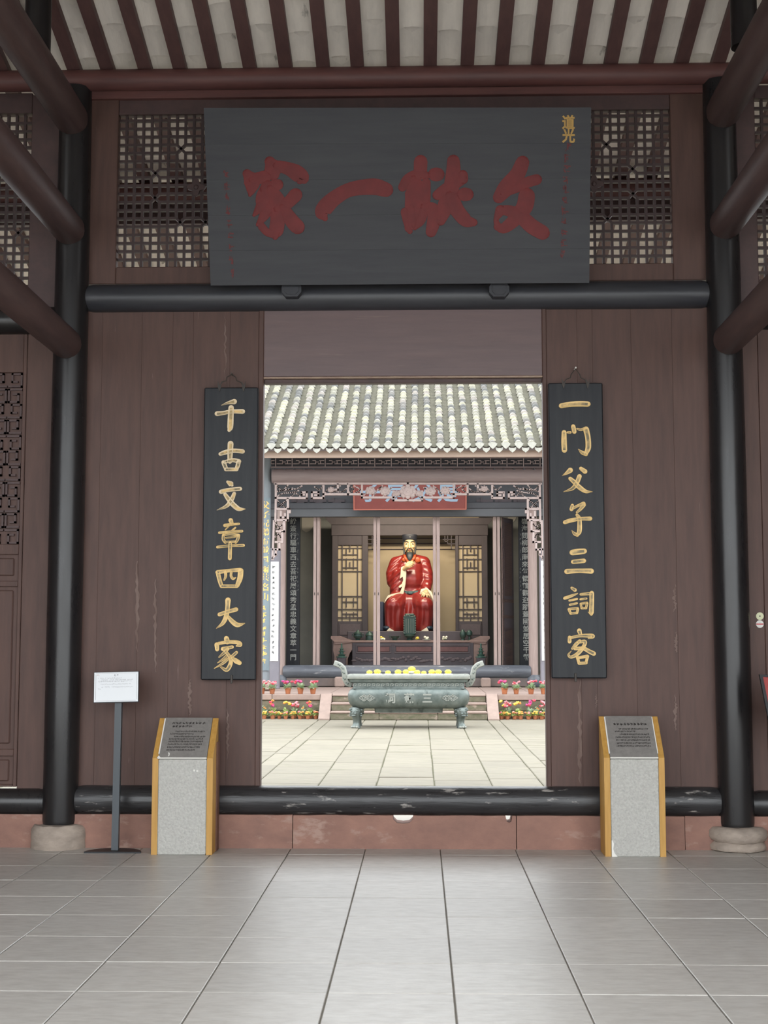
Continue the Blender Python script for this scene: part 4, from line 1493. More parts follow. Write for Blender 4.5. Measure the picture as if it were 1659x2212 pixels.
cl = thing('carved_lintel', 'openwork carved wooden lintel of scrolls and flowers hanging under the mauve beam', 'carving', Q(881, 1045))
half = [[(594, 1045), (881, 1045)], [(596, 1047), (596, 1076)], [(596, 1076), (663, 1076), (663, 1064), (652, 1064), (652, 1069), (657, 1069)],
        [(674, 1076), (699, 1076), (699, 1050)], [(674, 1076), (674, 1064), (688, 1064), (688, 1070), (681, 1070)], [(699, 1068), (782, 1068)], [(752, 1068), (752, 1047)],
        [(782, 1075), (850, 1075)], [(782, 1075), (782, 1049)], [(850, 1081), (881, 1081)], [(850, 1081), (850, 1062)], [(730, 1047), (730, 1058), (718, 1058)]]
thin = [[(598, 1049), (607, 1058), (620, 1060), (632, 1055)], [(598, 1062), (615, 1058), (640, 1056), (652, 1050)], [(600, 1072), (612, 1066), (630, 1064), (645, 1060)], [(622, 1048), (612, 1060)],
        [(628, 1074), (638, 1066), (648, 1072)], [(680, 1052), (690, 1058), (697, 1050)], [(703, 1064), (710, 1055), (722, 1051), (735, 1050)], [(712, 1066), (722, 1062), (738, 1063), (748, 1056)],
        [(755, 1064), (764, 1056), (755, 1050)], [(766, 1050), (778, 1058), (766, 1066)], [(786, 1070), (796, 1060), (806, 1052)], [(806, 1072), (816, 1058), (826, 1050)], [(828, 1072), (838, 1060), (846, 1054)],
        [(852, 1077), (862, 1070), (872, 1076)]]
for mir in (0, 1):
    T = (lambda p: (1762 - p[0], p[1])) if mir else (lambda p: p)
    for pts in half:
        mb = MB()
        strip(mb, [T(p) for p in pts], 4.2, YC, .05, -.03)
        mb.build('scroll_bar', CARVE, cl)
    for pts in thin:
        mb = MB()
        pp = spline([(a, b, 3) for a, b in (T(p) for p in pts)], 4)
        strip(mb, [(p.x, p.y) for p in pp], 2.6, YC, .03, -.01)
        mb.build('tendril', CARVE, cl)


def flower(px0, py0, r, Y, n, par, m=CARVE, two=True):
    mb = MB()
    c = P(px0, py0, Y)
    u = Y / FPX
    for ring_ in range(2 if two else 1):
        for k in range(n):
            t = 2 * math.pi * (k + .5 * ring_) / n
            rad = r * (.62 if ring_ == 0 else .3)
            q = c + V((math.cos(t) * rad * u, -.02 - .02 * ring_, math.sin(t) * rad * .8 * u))
            mb.ell(q, (r * .33 * u, .03, r * .3 * u), 8, 5, rot=Matrix.Rotation(-t, 3, 'Y'))
    mb.ell(c + V((0, -.05, 0)), (r * .2 * u, .03, r * .2 * u), 8, 5)
    return mb.build('carved_flower', m, par)


for fx, fy, fr in ((881, 1062, 20), (832, 1061, 13), (930, 1061, 13), (800, 1060, 12), (962, 1060, 12), (715, 1058, 8), (1046, 1056, 9), (857, 1066, 9), (905, 1066, 9)):
    flower(fx, fy, fr, YC - .03, 8, cl)
leg = [[(622, 1078), (622, 1124), (600, 1124)], [(596, 1080), (595, 1126)], [(600, 1100), (626, 1100), (626, 1107)], [(607, 1106), (607, 1118), (616, 1118), (616, 1111)],
       [(614, 1126), (614, 1148), (598, 1148)], [(610, 1150), (610, 1171), (596, 1171)], [(604, 1173), (604, 1187), (590, 1187)], [(596, 1188), (596, 1198), (589, 1206)], [(592, 1126), (589, 1208)]]
lthin = [[(598, 1080), (608, 1090), (620, 1098)], [(620, 1080), (608, 1090), (599, 1098)], [(594, 1130), (604, 1138), (612, 1130)], [(594, 1160), (602, 1154), (608, 1164)], [(593, 1140), (600, 1144), (606, 1140)]]
for mir in (0, 1):
    T = (lambda p: (1762 - p[0], p[1])) if mir else (lambda p: p)
    for pts in leg:
        mb = MB()
        strip(mb, [T(p) for p in pts], 4.2, YC, .05, -.03)
        mb.build('side_fret', CARVE, cl)
    for pts in lthin:
        mb = MB()
        pp = spline([(a, b, 3) for a, b in (T(p) for p in pts)], 4)
        strip(mb, [(p.x, p.y) for p in pp], 2.8, YC, .03, -.01)
        mb.build('tendril', CARVE, cl)

# front columns, partly behind the doorway's edge
for s, pxc, lb in ((-1, 570, 'blue-grey front column of the shrine hall carrying the gold-lettered board'), (1, 1193, 'blue-grey front column of the shrine hall at the narrow white scroll')):
    xc = P(pxc, 1300, YC).x
    mb = MB()
    mb.tube([(xc, YC + .02, z) for z in (ZP + .22, 2, bz1 + .3)], .145, 24)
    one(mb.build('front_column', mat('blue grey column', (.22, .25, .27), (.17, .19, .21), .5, (3, 3, .5), 4), loc=(xc, YC, ZP + .22), smooth=50), lb, 'column')
    mb = MB()
    mb.lathe([(.22, 0), (.28, .04), (.28, .14), (.19, .22)], (xc, YC + .02, ZP), 20)
    one(mb.build('front_column_base', PINKST, loc=(xc, YC, ZP), smooth=40), 'round pink stone base under the %s' % ('gold-lettered front column' if s < 0 else 'front column at the narrow white scroll'), 'stone base')
xc = P(570, 1300, YC).x
gb = thing('curved_couplet_board', 'blue-grey column board with gold characters, at the doorway edge', 'couplet board', (xc, YC - .19, P(0, 1448, YC).z))
mb = MB()
R_ = .15


def curv(a, z, d): return (xc + (R_ + d) * math.sin(a), YC + .02 - (R_ + d) * math.cos(a), z)


zb0, zb1 = P(0, 1448, YC).z, P(0, 1078, YC).z
vs, fs = [], []
for i in range(9):
    a = -1.0 + 2.0 * i / 8
    for z in (zb0, zb1):
        vs += [curv(a, z, 0), curv(a, z, .025)]
for i in range(8):
    o_ = i * 4
    fs += [(o_ + 1, o_ + 5, o_ + 7, o_ + 3), (o_, o_ + 2, o_ + 6, o_ + 4), (o_ + 2, o_ + 3, o_ + 7, o_ + 6), (o_, o_ + 4, o_ + 5, o_ + 1)]
fs += [(0, 1, 3, 2), (32, 34, 35, 33)]
mb.add(vs, fs)
mb.build('board', mat('blue grey board', (.20, .255, .28), (.16, .2, .225), .5, (2, 2, .6), 4), gb)
for ch, py in zip('父子兄弟師並風雨共名山', (1094, 1113, 1132, 1151, 1172, 1190, 1210, 1230, 1248, 1269, 1290)):
    zz = P(0, py, YC).z
    mb = MB()
    write(mb, ch, lambda a, b: curv(.22 + a * .17 / R_, zz + b * .19, .03), .025)
    mb.build('character', mat('gold leaf small', (.85, .58, .18), (.7, .45, .12), .4, ns=20), gb)
mb = MB()
rr = random.Random(8)
for i in range(9):
    zz = P(0, 1314 + i * 14, YC).z
    for rep in range(3):
        scribble(mb, lambda a, b: curv(.2 + a / R_, zz + b, .03), -.06, .05, 0, .13, rr, cw=.11, gap=0)
mb.build('small_inscription', MATS['gold leaf small'], gb, kind='stuff')

# white paper scrolls on boards
for s, (pa, pb, pc, pd), Y, lb in ((-1, (584, 601.5, 1214, 1428), 33.2, 'long white paper scroll with faint writing, next to the gold-lettered column'), (1, (1169.5, 1190, 1213, 1427), 33.2, 'narrow strip of white paper scroll at the far doorway jamb')):
    xa, xb = P(pa, 1320, Y).x, P(pb, 1320, Y).x
    z0, z1 = P(0, pd, Y).z, P(0, pc, Y).z
    bs = thing('paper_scroll', lb, 'scroll', ((xa + xb) / 2, Y, z0))
    mb = MB()
    mb.box(xa, xb, Y, Y + .02, z0, z1, .003)
    mb.build('sheet', PAPER, bs)
    mb = MB()
    rr = random.Random(11 + s)
    cx = xa + (xb - xa) * .38
    for i in range(17):
        zz = z1 - .13 - i * (z1 - z0 - .2) / 17
        for rep in range(3):
            scribble(mb, lambda a, b: (cx + a, Y - .003, zz + b), -.045, .05, 0, .09, rr, cw=.09, gap=0)
    mb.build('brush_writing', mat('pale grey brush writing', (.50, .50, .51), None, .8), bs, kind='stuff')
    mb = MB()
    mb.box(xa - .02, xb + .02, Y + .021, Y + .3, ZP, P(0, 1185, Y).z, .01)
    one(mb.build('side_screen', mat('grey side screen', (.27, .26, .29), (.22, .21, .24), .7, ns=3), loc=(xa, Y + .1, ZP)), 'grey timber upright behind the %s' % ('long white paper scroll' if s < 0 else 'narrow white paper strip'), 'post')

# ---- door line: columns, log, plinth, upper wall
YD = 35.0
D = lambda a, b, Y=YD: P(a, b, Y)
zl0, zl1 = D(0, 1466).z, D(0, 1436).z
rl = (zl1 - zl0) / 2
xa, xb = D(612, 1450).x, D(1146, 1450).x
mb = MB()
mb.tube([(xa + (xb - xa) * t, YD, (zl0 + zl1) / 2) for t in (0, .02, .3, .6, .98, 1)], [rl * .9, rl, rl, rl, rl, rl * .9], 24)
one(mb.build('shrine_threshold_log', LOGF, loc=((xa + xb) / 2, YD, zl0), smooth=50), 'grey worn log threshold of the shrine hall behind the burner', 'threshold')
mb = MB()
mb.box(D(560, 0).x, D(1200, 0).x, YD - .1, YD + .2, ZP, zl0 + .03, .02)
mb.build('trim_1', mat('recess shade stone', (.14, .115, .11), (.2, .15, .13), .9, ns=4), kind='structure')  # stone colour darkened to stand for shade in the recess
for a, b, y0, lb in ((728, 748, 1462, 'pink stone block under the shrine threshold at the curled handle toward the scroll'), (1029, 1049, 1464, 'pink stone block under the shrine threshold at the other curled handle')):
    mb = MB()
    xa_, xb_ = sorted((D(a, 0, 34.6).x, D(b, 0, 34.6).x))
    mb.box(xa_, xb_, 34.5, 34.88, ZP, D(0, y0, 34.5).z, .03)
    one(mb.build('stone_block', PINKST, loc=((xa_ + xb_) / 2, 34.6, ZP)), lb, 'stone')
for s, pxc, lb in ((-1, 607, 'slim pinkish door column beside the long white scroll'), (1, 1151, 'slim pinkish door column beside the narrow white strip')):
    xc = D(pxc, 1300).x
    mb = MB()
    mb.tube([(xc, YD, z) for z in (ZP + .3, 2, D(0, 1100).z)], .118, 20)
    one(mb.build('door_column', PALEW, loc=(xc, YD, ZP + .3), smooth=50), lb, 'column')
    mb = MB()
    mb.lathe([(.17, 0), (.21, .06), (.2, .2), (.15, .3)], (xc, YD, ZP), 16)
    one(mb.build('door_column_base', LOGF, loc=(xc, YD, ZP), smooth=40), 'pale grey stone foot of the slim column beside the %s' % ('long white scroll' if s < 0 else 'narrow white strip'), 'stone base')
wh = struct('wall_shrine_front')
for nm, y0, y1, yy, m in (('upper_panel', 1090, 1000, .1, DKGREY), ('head_beam', 1118, 1101, 0, MIDGREY), ('upper_beam', 1101, 1088, -.02, DKGREY)):
    mb = MB()
    mb.box(D(560, 0).x - 2, D(1200, 0).x + 2, YD + yy, YD + .25, D(0, y0).z, D(0, y1).z, .01)
    mb.build(nm, m, wh)
rr = random.Random(2)
for i in range(13):
    a = 632 + i * 40
    if 745 < a < 1010: continue
    mb = MB()
    strip(mb, [(a, 1082), (a + 30, 1082)], 6, YD + .1, .04, -.02)
    strip(mb, [(a + 8, 1076), (a + 8, 1086), (a + 24, 1086)], 2.5, YD + .1, .06, -.02)
    mb.build('carved_panel', NICHE, wh)
for s in (-1, 1):
    mb = MB()
    a, b = sorted((D(600 if s < 0 else 1158, 0).x, D(600 if s < 0 else 1158, 0).x + s * 3))
    mb.box(a, b, YD + .1, YD + .25, ZP, D(0, 1100).z)
    mb.build('side_wall', DKGREY, wh)
sb = struct('wall_shrine_back')
mb = MB()
mb.box(-6, 6, 40.2, 40.4, ZP, 8)
mb.build('plaster', GREYPL, sb)
for s in (-1, 1):
    mb = MB()
    mb.box(s * 5.6, s * 5.8, YD + .2, 40.2, ZP, 8)
    mb.build('plaster', GREYPL, sb)
mb = MB()
mb.box(-6, 6, YD + .2, 40.2, ZP - .05, ZP + .25)
mb.build('floor_shrine', mat('dark hall floor', (.2, .19, .18), (.16, .15, .145), .6, ns=3), kind='structure')
mb = MB()
mb.box(-6, 6, YD + .25, 40.2, 6.1, 6.2)
mb.build('ceiling_shrine', MIDGREY, kind='structure')
for a, b, c, d in ((652, 683, 1116, 1150), (1097, 1116, 1116, 1132)):
    Y = 40.19
    mb = MB()
    pts = [(a, c), (b, c), (b - 3, c + .45 * (d - c)), (b - .4 * (b - a), d - 4), (a + .3 * (b - a), d), (a, d - 6)]
    mb.prism(pts, lambda u, v, dd: P(u, v, Y) - V((0, dd, 0)), 0, .01)
    mb.build('bare_plaster_patch', mat('pale bare plaster', (.42, .40, .36), None, .9), sb)

# ---- red name plaque
YQ = 34.7
rp = thing('red_plaque', 'haze-paled red plaque with blue characters half hidden by the carved lintel', 'plaque', P(886, 1102, YQ))


def rq(a, b, d=0.0):
    p = P(a, b, YQ)
    t = (1102 - b) / 64.0
    return p + V((0, -.22 * t - d, .0))


mb = MB()
mb.prism([(763, 1102), (1008, 1101), (1008, 1036), (763, 1037)], rq, 0, -.05)
mb.build('board', REDPL, rp)
for pts in ([(764, 1101), (1007, 1100)], [(765, 1101), (765, 1038)], [(1006.5, 1100), (1006.5, 1038)]):
    mb = MB()
    for (a, b), (c, d) in zip(pts, pts[1:]):
        w = 1.2
        if a == c: poly = [(a - w, b), (a + w, b), (a + w, d), (a - w, d)]
        else: poly = [(a, b + w), (c, d + w), (c, d - w), (a, b - w)]
        mb.prism(poly, rq, .012, -.01)
    mb.build('edge_strip', mat('dull red strip', (.40, .13, .09), None, .6), rp)
for ch, cx in zip('子是父是', (800, 855, 912, 967)):
    mb = MB()
    write(mb, ch, lambda a, b: rq(cx + a * 46, 1063 - b * 46, .006), .02)
    mb.build('character', BLUEP, rp)

# ---- black couplet boards inside the doorway
for s, text, pa, pb, cxp, lb in ((-1, '紛簽行驅車西去吾祀展頌秀孟忠義文章萃一門', 619, 648, 633.5, 'long black board of grey characters inside the doorway near the long white scroll'),
                                 (1, '嶺海問柳郎南來每懷鶴觀迎蹤蓋國並居空千載', 1121, 1146, 1134.5, 'long black board of grey characters, half hidden by a slim column near the narrow strip')):
    Y = 35.6
    xa, xb = P(pa, 1300, Y).x, P(pb, 1300, Y).x
    z0, z1 = P(0, 1438, Y).z, P(0, 1116, Y).z
    bs = thing('black_couplet_board', lb, 'couplet board', ((xa + xb) / 2, Y, z0))
    mb = MB()
    mb.box(xa, xb, Y, Y + .04, z0, z1, .01)
    mb.build('board', BOARDK, bs)
    for i, ch in enumerate(text):
        mb = MB()
        py = 1126 + i * 15.45
        cx = cxp if s < 0 else cxp - 1.5 + i * .22
        c = P(cx, py, Y)
        write(mb, ch, lambda a, b: (c.x + a * .175, Y - .004, c.z + b * .175), .012)
        mb.build('character', GREYCH, bs)
    mb = MB()
    rr = random.Random(31)
    for i in range(16):
        c = P(pb - 4 if s < 0 else pa + 4, 1135 + i * 9.3, Y)
        scribble(mb, lambda a, b: (c.x + a, Y - .004, c.z + b), -.03, .03, 0, .09, rr, cw=.05, gap=.3)
    mb.build('small_inscription', mat('dim grey small writing', (.17, .175, .17), None, .7), bs, kind='stuff')

# ---- open door leaves seen edge on
zd0, zd1 = ZP + .25, D(0, 1117, YD + .2).z
doors = [(676.5, 683, 'from'), (684, 690.5, ''), (806.5, 813, ''), (814, 821, ''), (935.5, 942, ''), (943, 950.5, ''), (1066, 1073, ''), (1074.5, 1081, '')]
nice = ['first', 'second', 'third', 'fourth', 'fifth', 'sixth', 'seventh', 'eighth']
for i, (a, b, _) in enumerate(doors):
    xa, xb = D(a, 1250, YD + .2).x, D(b, 1250, YD + .2).x
    dl = thing('door_leaf', 'open pale wooden door leaf seen edge-on, %s of eight from the long white scroll' % nice[i], 'door', ((xa + xb) / 2, YD, zd0), 'open door leaves of the shrine hall')
    mb = MB()
    mb.box(xa, xb, YD + .19, YD + .26, zd0, zd1, .008)
    mb.build('stile', PALEW, dl)
    mb = MB()
    mb.box(xa + .02, xb - .02, YD + .26, YD + .8, zd0 + .05, zd1 - .02, .004)
    mb.build('leaf_panel', MAUVE, dl)
    mb = MB()
    mb.box((xa + xb) / 2 - .01, (xa + xb) / 2 + .01, YD + .183, YD + .195, D(0, 1286).z, D(0, 1280).z, .003)
    mb.build('keyhole', IRON, dl)
dl = thing('carved_door_leaf', 'dark carved wooden door leaf swung outward beside the eighth pale leaf', 'door', (D(1084, 0).x, YD, zd0))
xa = D(1083, 1250).x


def sw(u, v, d): return V((xa + .03 + u * .32 + d * .9, YD + .2 + u * .6 - d * .4, zd0 + (zd1 - zd0) * v))


for nm, u0, u1, v0, v1, dd, m in (('panel', 0, 1, 0, .99, 0, NICHE), ('stile', 0, .1, 0, .99, .012, mat('brown door wood', (.2, .13, .11), None, .6)), ('lower_panel', .15, .85, .02, .3, .012, MATS['brown door wood']), ('rail', 0, 1, .36, .38, .02, MATS['brown door wood']), ('rail', 0, 1, .46, .48, .02, MATS['brown door wood']), ('lattice_panel', .15, .85, .5, .96, .01, MATS['brown door wood'])):
    mb = MB()
    slab4(mb, lambda u, v, d: sw(u, v, -d), u0, u1, v0, v1, -.02, dd)
    mb.build(nm, m, dl)
Y = 40.17
mb = MB()
mb.box(P(1096, 1375, Y).x, P(1107, 1375, Y).x, Y, Y + .02, P(0, 1388, Y).z, P(0, 1364, Y).z, .004)
nb = one(mb.build('notice', PAPER, loc=P(1101, 1388, Y)), 'small white notice on the grey inner wall of the shrine', 'notice')
mb = MB()
rr = random.Random(2)
for v in (1369, 1376, 1383):
    p = P(1097.5, v, Y)
    scribble(mb, lambda a, b: (p.x + a, Y - .002, p.z + b), 0, .11, 0, .03, rr, cw=.02)
mb.build('print', GREYINK, nb, kind='stuff')

# ---- niche screen with lattice windows
YN = 38.9
N_ = lambda a, b, Y=YN: P(a, b, Y)


def bx(name, m, par, a, b, c, d, Y, y0, y1, bev=.01):
    """box given by pixel edges a..b, c..d at depth Y, reaching from Y+y0 to Y+y1"""
    mb = MB()
    mb.box(P(a, (c + d) / 2, Y).x, P(b, (c + d) / 2, Y).x, Y + y0, Y + y1, P((a + b) / 2, d, Y).z, P((a + b) / 2, c, Y).z, bev)
    return mb.build(name, m, par)


ns_ = thing('niche_screen', 'dark timber shrine screen with two lattice windows around the seated statue', 'screen', N_(883, 1440))
bx('head_board', NICHE, ns_, 716, 1054, 1119, 1157, YN, -.06, .12)
mb = MB()
mb.prism([(702, 1119), (1067, 1119), (1054, 1134), (716, 1134)], lambda u, v, dd: N_(u, v) - V((0, dd, 0)), .10, .0)
mb.build('cornice', NICHE, ns_)
for a, b in ((717, 730), (782, 795), (984, 991), (1041, 1054)):
    bx('stile', NICHE, ns_, a, b, 1155, 1440, YN, -.03, .1)
for a, b in ((730, 782), (991, 1041)):
    bx('rail', NICHE, ns_, a, b, 1155, 1178, YN, -.02, .1)
    bx('rail', NICHE, ns_, a, b, 1342, 1440, YN, -.02, .1)
    bx('carved_board', mat('lighter niche timber', (.11, .085, .09), (.085, .065, .07), .6, ns=14), ns_, a + 3, b - 3, 1349, 1372, YN, -.035, 0)
    bx('window_paper', BEIGE, ns_, a, b, 1178, 1342, YN, .05, .06)
    w = b - a
    vb = [(a + w * .18, 1178, 1342), (a + w * .82, 1178, 1342), (a + w * .5, 1178, 1192), (a + w * .5, 1328, 1342), (a + w * .35, 1186, 1200), (a + w * .65, 1186, 1200), (a + w * .35, 1206, 1230), (a + w * .65, 1206, 1230), (a + w * .5, 1214, 1226), (a + w * .35, 1292, 1312), (a + w * .65, 1292, 1312), (a + w * .35, 1322, 1336), (a + w * .65, 1322, 1336)]
    hb = [(1184, a, b), (1198, a + w * .18, a + w * .82), (1208, a, b), (1226, a + w * .18, a + w * .82), (1234, a, b), (1288, a, b), (1300, a + w * .18, a + w * .82), (1316, a, b), (1326, a + w * .18, a + w * .82), (1334, a, b)]
    for x, c, d in vb:
        bx('lattice_bar', NICHE, ns_, x - .9, x + .9, c, d, YN, -.0, .05, 0)
    for y, c, d in hb:
        bx('lattice_bar', NICHE, ns_, c, d, y - .8, y + .8, YN, .002, .048, 0)
for s in (0, 1):       # fret brackets in the opening's corners
    T = (lambda x: 1779 - x) if s else (lambda x: x)
    for pts in ([(795, 1165), (822, 1165)], [(795, 1175), (812, 1175), (812, 1158)], [(804, 1158), (804, 1186), (795, 1186)], [(812, 1170), (818, 1170), (818, 1158)]):
        mb = MB()
        strip(mb, [(T(x), y) for x, y in pts], 1.8, YN, .03, -.03)
        mb.build('corner_fret', NICHE, ns_)
bp = struct('wall_niche')
mb = MB()
mb.box(N_(786, 0).x - .5, N_(993, 0).x + .5, YN + .75, YN + .8, ZP + .3, N_(0, 1100).z)
mb.build('niche_back', BEIGE, bp)
for v, w in ((1163, 1.4), (1174, 1.6), (1186, 1.4)):
    bx('rail_line', MATS['lighter niche timber'], bp, 780, 1000, v - w / 2, v + w / 2, YN + .7, 0, .05, 0)
mb = MB()
mb.box(N_(786, 0).x - .5, N_(993, 0).x + .5, YN + .1, YN + .8, N_(0, 1110).z, N_(0, 1105).z)
mb.build('niche_soffit', NICHE, bp)
# podium
mb = MB()
zpod = P(0, 1364, 38.2).z
mb.box(N_(760, 0).x, N_(1005, 0).x, 37.15, 38.8, ZP + .25, zpod, .02)
one(mb.build('podium', NICHE, loc=(-.2, 38, ZP + .25)), 'dark podium the statue sits on, behind the altar table', 'podium')

# ================================================================== BURNER, FLOWERS, ALTAR, STATUE
# ---- long bronze incense burner
YBF = 26.3                                   # its front face
UB = YBF / FPX
bxc = P(882.5, 1510, YBF).x
BY = YBF + .5
bz = lambda py: P(882, py, YBF).z
bu = thing('incense_burner', 'long green-grey bronze incense burner on lion-headed legs in the courtyard', 'incense burner', (bxc, BY, 0))


def rrect(a, b, r, z, n=5, y=BY):
    pts = []
    for (sx, sy, t0) in ((1, 1, 0), (-1, 1, 90), (-1, -1, 180), (1, -1, 270)):
        for k in range(n):
            t = math.radians(t0 + 90 * k / (n - 1))
            pts.append(V((bxc + sx * (a - r) + r * math.cos(t), y + sy * (b - r) + r * math.sin(t), z)))
    return pts


def prof_b(name, rows, m, par=bu, smooth=50):
    mb = MB()
    mb.loft([rrect(a * UB, b, r, bz(py)) for py, a, b, r in rows])
    return mb.build(name, m, par, smooth=smooth)


body = prof_b('body', [(1531, 112, .40, .16), (1528, 121, .455, .2), (1521, 128, .49, .22), (1512, 131, .5, .22), (1502, 131.5, .5, .22), (1494, 129, .49, .22), (1489, 124, .46, .2), (1487.5, 121, .435, .16)], BRONZE)
nk = prof_b('neck', [(1488, 120.5, .43, .05), (1485, 120, .425, .05), (1475, 120, .425, .05), (1473.5, 122, .435, .05), (1473, 127, .455, .05), (1466.5, 128.5, .46, .05)], BRONZE, smooth=30)
prof_b('lip', [(1467, 132, .48, .04), (1466, 132.5, .485, .04), (1459, 132.5, .485, .04), (1458, 131.5, .48, .04), (1457.8, 124, .44, .03), (1460, 123, .435, .03)], BRONZL, smooth=30)
prof_b('base_slab', [(1541, 73, .30, .05), (1532, 74, .31, .05), (1529, 74, .31, .05)], BRONZE, smooth=30)
for sx in (-1, 1):                            # curled handles
    mb = MB()
    pts = [(124, 1481), (133, 1478), (139, 1468), (140.5, 1455), (143, 1445), (150, 1438), (160, 1434), (163, 1433)]
    rad = [.055, .06, .055, .05, .05, .052, .055, .05]
    wid = [.10, .11, .12, .13, .13, .13, .13, .12]
    rings = []
    for i, (a, py) in enumerate(pts):
        p0, p1 = pts[max(0, i - 1)], pts[min(len(pts) - 1, i + 1)]
        t = V((p1[0] - p0[0], 0, -(p1[1] - p0[1]))).normalized()
        n = V((-t.z, 0, t.x))
        c = V((a * UB, 0, bz(py)))
        r, w = rad[i], wid[i]
        ring = []
        for q in ((-1, -.75), (-.75, -1), (.75, -1), (1, -.75), (1, .75), (.75, 1), (-.75, 1), (-1, .75)):
            v = c + n * r * q[0]
            ring.append(V((bxc + sx * v.x, BY + w * q[1], v.z)))
        rings.append(ring)
    mb.loft(rings)
    h = mb.build('handle', BRONZL, bu, smooth=35)
    mb = MB()
    for i in range(1, 6):                     # raised spiral band on the face
        a, py = pts[i]
        c = V((bxc + sx * a * UB, BY - wid[i] - .004, bz(py)))
        mb.ell(c, (.018, .008, .018), 8, 4)
        mb.ell(c + V((sx * .03, 0, .02)), (.012, .008, .012), 6, 4)
    mb.build('raised_spiral', BRONZE, h)
mb0 = None
for sx in (-1, 1):
    for sy in (-1, 1):
        lx = bxc + sx * 111.5 * UB
        ly = BY + sy * .30
        f = V((sx * .35, sy * .94, 0)).normalized()
        mb = MB()
        rings = []
        for z, r, fo in ((bz(1530) + .01, .115, -.0), (bz(1534), .12, .02), (bz(1541), .112, .045), (bz(1548), .09, .04), (bz(1556), .072, .02), (bz(1563), .068, .02), (.06, .075, .03), (.04, .085, .04), (.0, .09, .04)):
            rings.append([V((lx + f.x * fo + r * math.cos(t), ly + f.y * fo + r * math.sin(t), z)) for t in [2 * math.pi * k / 14 for k in range(14)]])
        mb.loft(rings)
        lg = mb.build('leg', BRONZE, bu, smooth=50)
        mb = MB()                             # lion mask: brow, snout, eyes, mane curls
        c = V((lx, ly, bz(1540)))
        side = V((-f.y, f.x, 0))
        mb.ell(c + f * .13 + V((0, 0, -.02)), (.055, .055, .045), 10, 6)
        mb.ell(c + f * .155 + V((0, 0, -.055)), (.05, .04, .02), 10, 5)
        mb.ell(c + f * .175 + V((0, 0, .005)), (.022, .02, .018), 8, 5)
        for q in (-1, 1):
            mb.ell(c + f * .115 + side * q * .055 + V((0, 0, .03)), (.026, .026, .024), 8, 5)
            mb.ell(c + f * .10 + side * q * .06 + V((0, 0, .062)), (.04, .03, .016), 8, 4)
            mb.ell(c + f * .04 + side * q * .115 + V((0, 0, .05)), (.03, .03, .035), 8, 5)
            for w in (-.02, -.06):
                mb.ell(c + f * .05 + side * q * .11 + V((0, 0, w)), (.026, .026, .022), 8, 4)
        mb.build('lion_mask', BRONZE, lg, smooth=True)
        for q in (-1, 0, 1):
            mb = MB()
            mb.ell(V((lx, ly, .024)) + f * .115 + side * q * .05, (.032, .04, .026), 8, 5, rot=Matrix.Rotation(math.atan2(f.y, f.x) - math.pi / 2, 3, 'Z'))
            mb.build('toe', BRONZL, lg, smooth=True)
YS = BY - .5
mb = MB()
for cx in (792.5, 972):
    for dx in (-6, 6):
        for w in (11, 6):
            pts = [(cx + dx - w, 1507.5), (cx + dx, 1507.5 - w * .62), (cx + dx + w, 1507.5), (cx + dx, 1507.5 + w * .62), (cx + dx - w, 1507.5)]
            strip(mb, pts, 1.6, YS, .008, -.03)
mb.build('diamond_relief', BRONZL, body)
for ch, cx in (('祠', 843), ('蘇', 884), ('三', 923)):
    mb = MB()
    c = P(cx, 1508, YS)
    write(mb, ch, lambda a, b: (c.x + a * .20, YS - .004, c.z + b * .20), .03)
    mb.build('raised_character', BRONZL, body)
mb = MB()
for i in range(24):
    cx = 768 + i * 10
    strip(mb, [(cx - 4, 1482), (cx - 4, 1477), (cx + 2, 1477), (cx + 2, 1480.5), (cx - 1, 1480.5)], 1.1, BY - .425, .006, -.01)
mb.build('meander_band', BRONZL, nk)

# ---- yellow chrysanthemums laid on the rim
zlip = bz(1458)


def mum(r, m=FYEL):
    mb = MB()
    rr = random.Random(int(r * 1000))
    mb.ell((0, 0, r * .75), (r * .8, r * .8, r * .62), 12, 8)
    for ring_, (el, n, q) in enumerate(((8, 11, 1.0), (32, 10, .98), (58, 7, .92), (80, 4, .86))):
        for k in range(n):
            t = 2 * math.pi * (k + .5 * ring_) / n + rr.uniform(-.1, .1)
            e = math.radians(el)
            d = V((math.cos(e) * math.cos(t), math.cos(e) * math.sin(t), math.sin(e)))
            mb.ell(V((0, 0, r * .75)) + V((d.x * r * .72 * q, d.y * r * .72 * q, d.z * r * .6 * q)), (r * .24, r * .24, r * .19), 6, 4)
    return mb


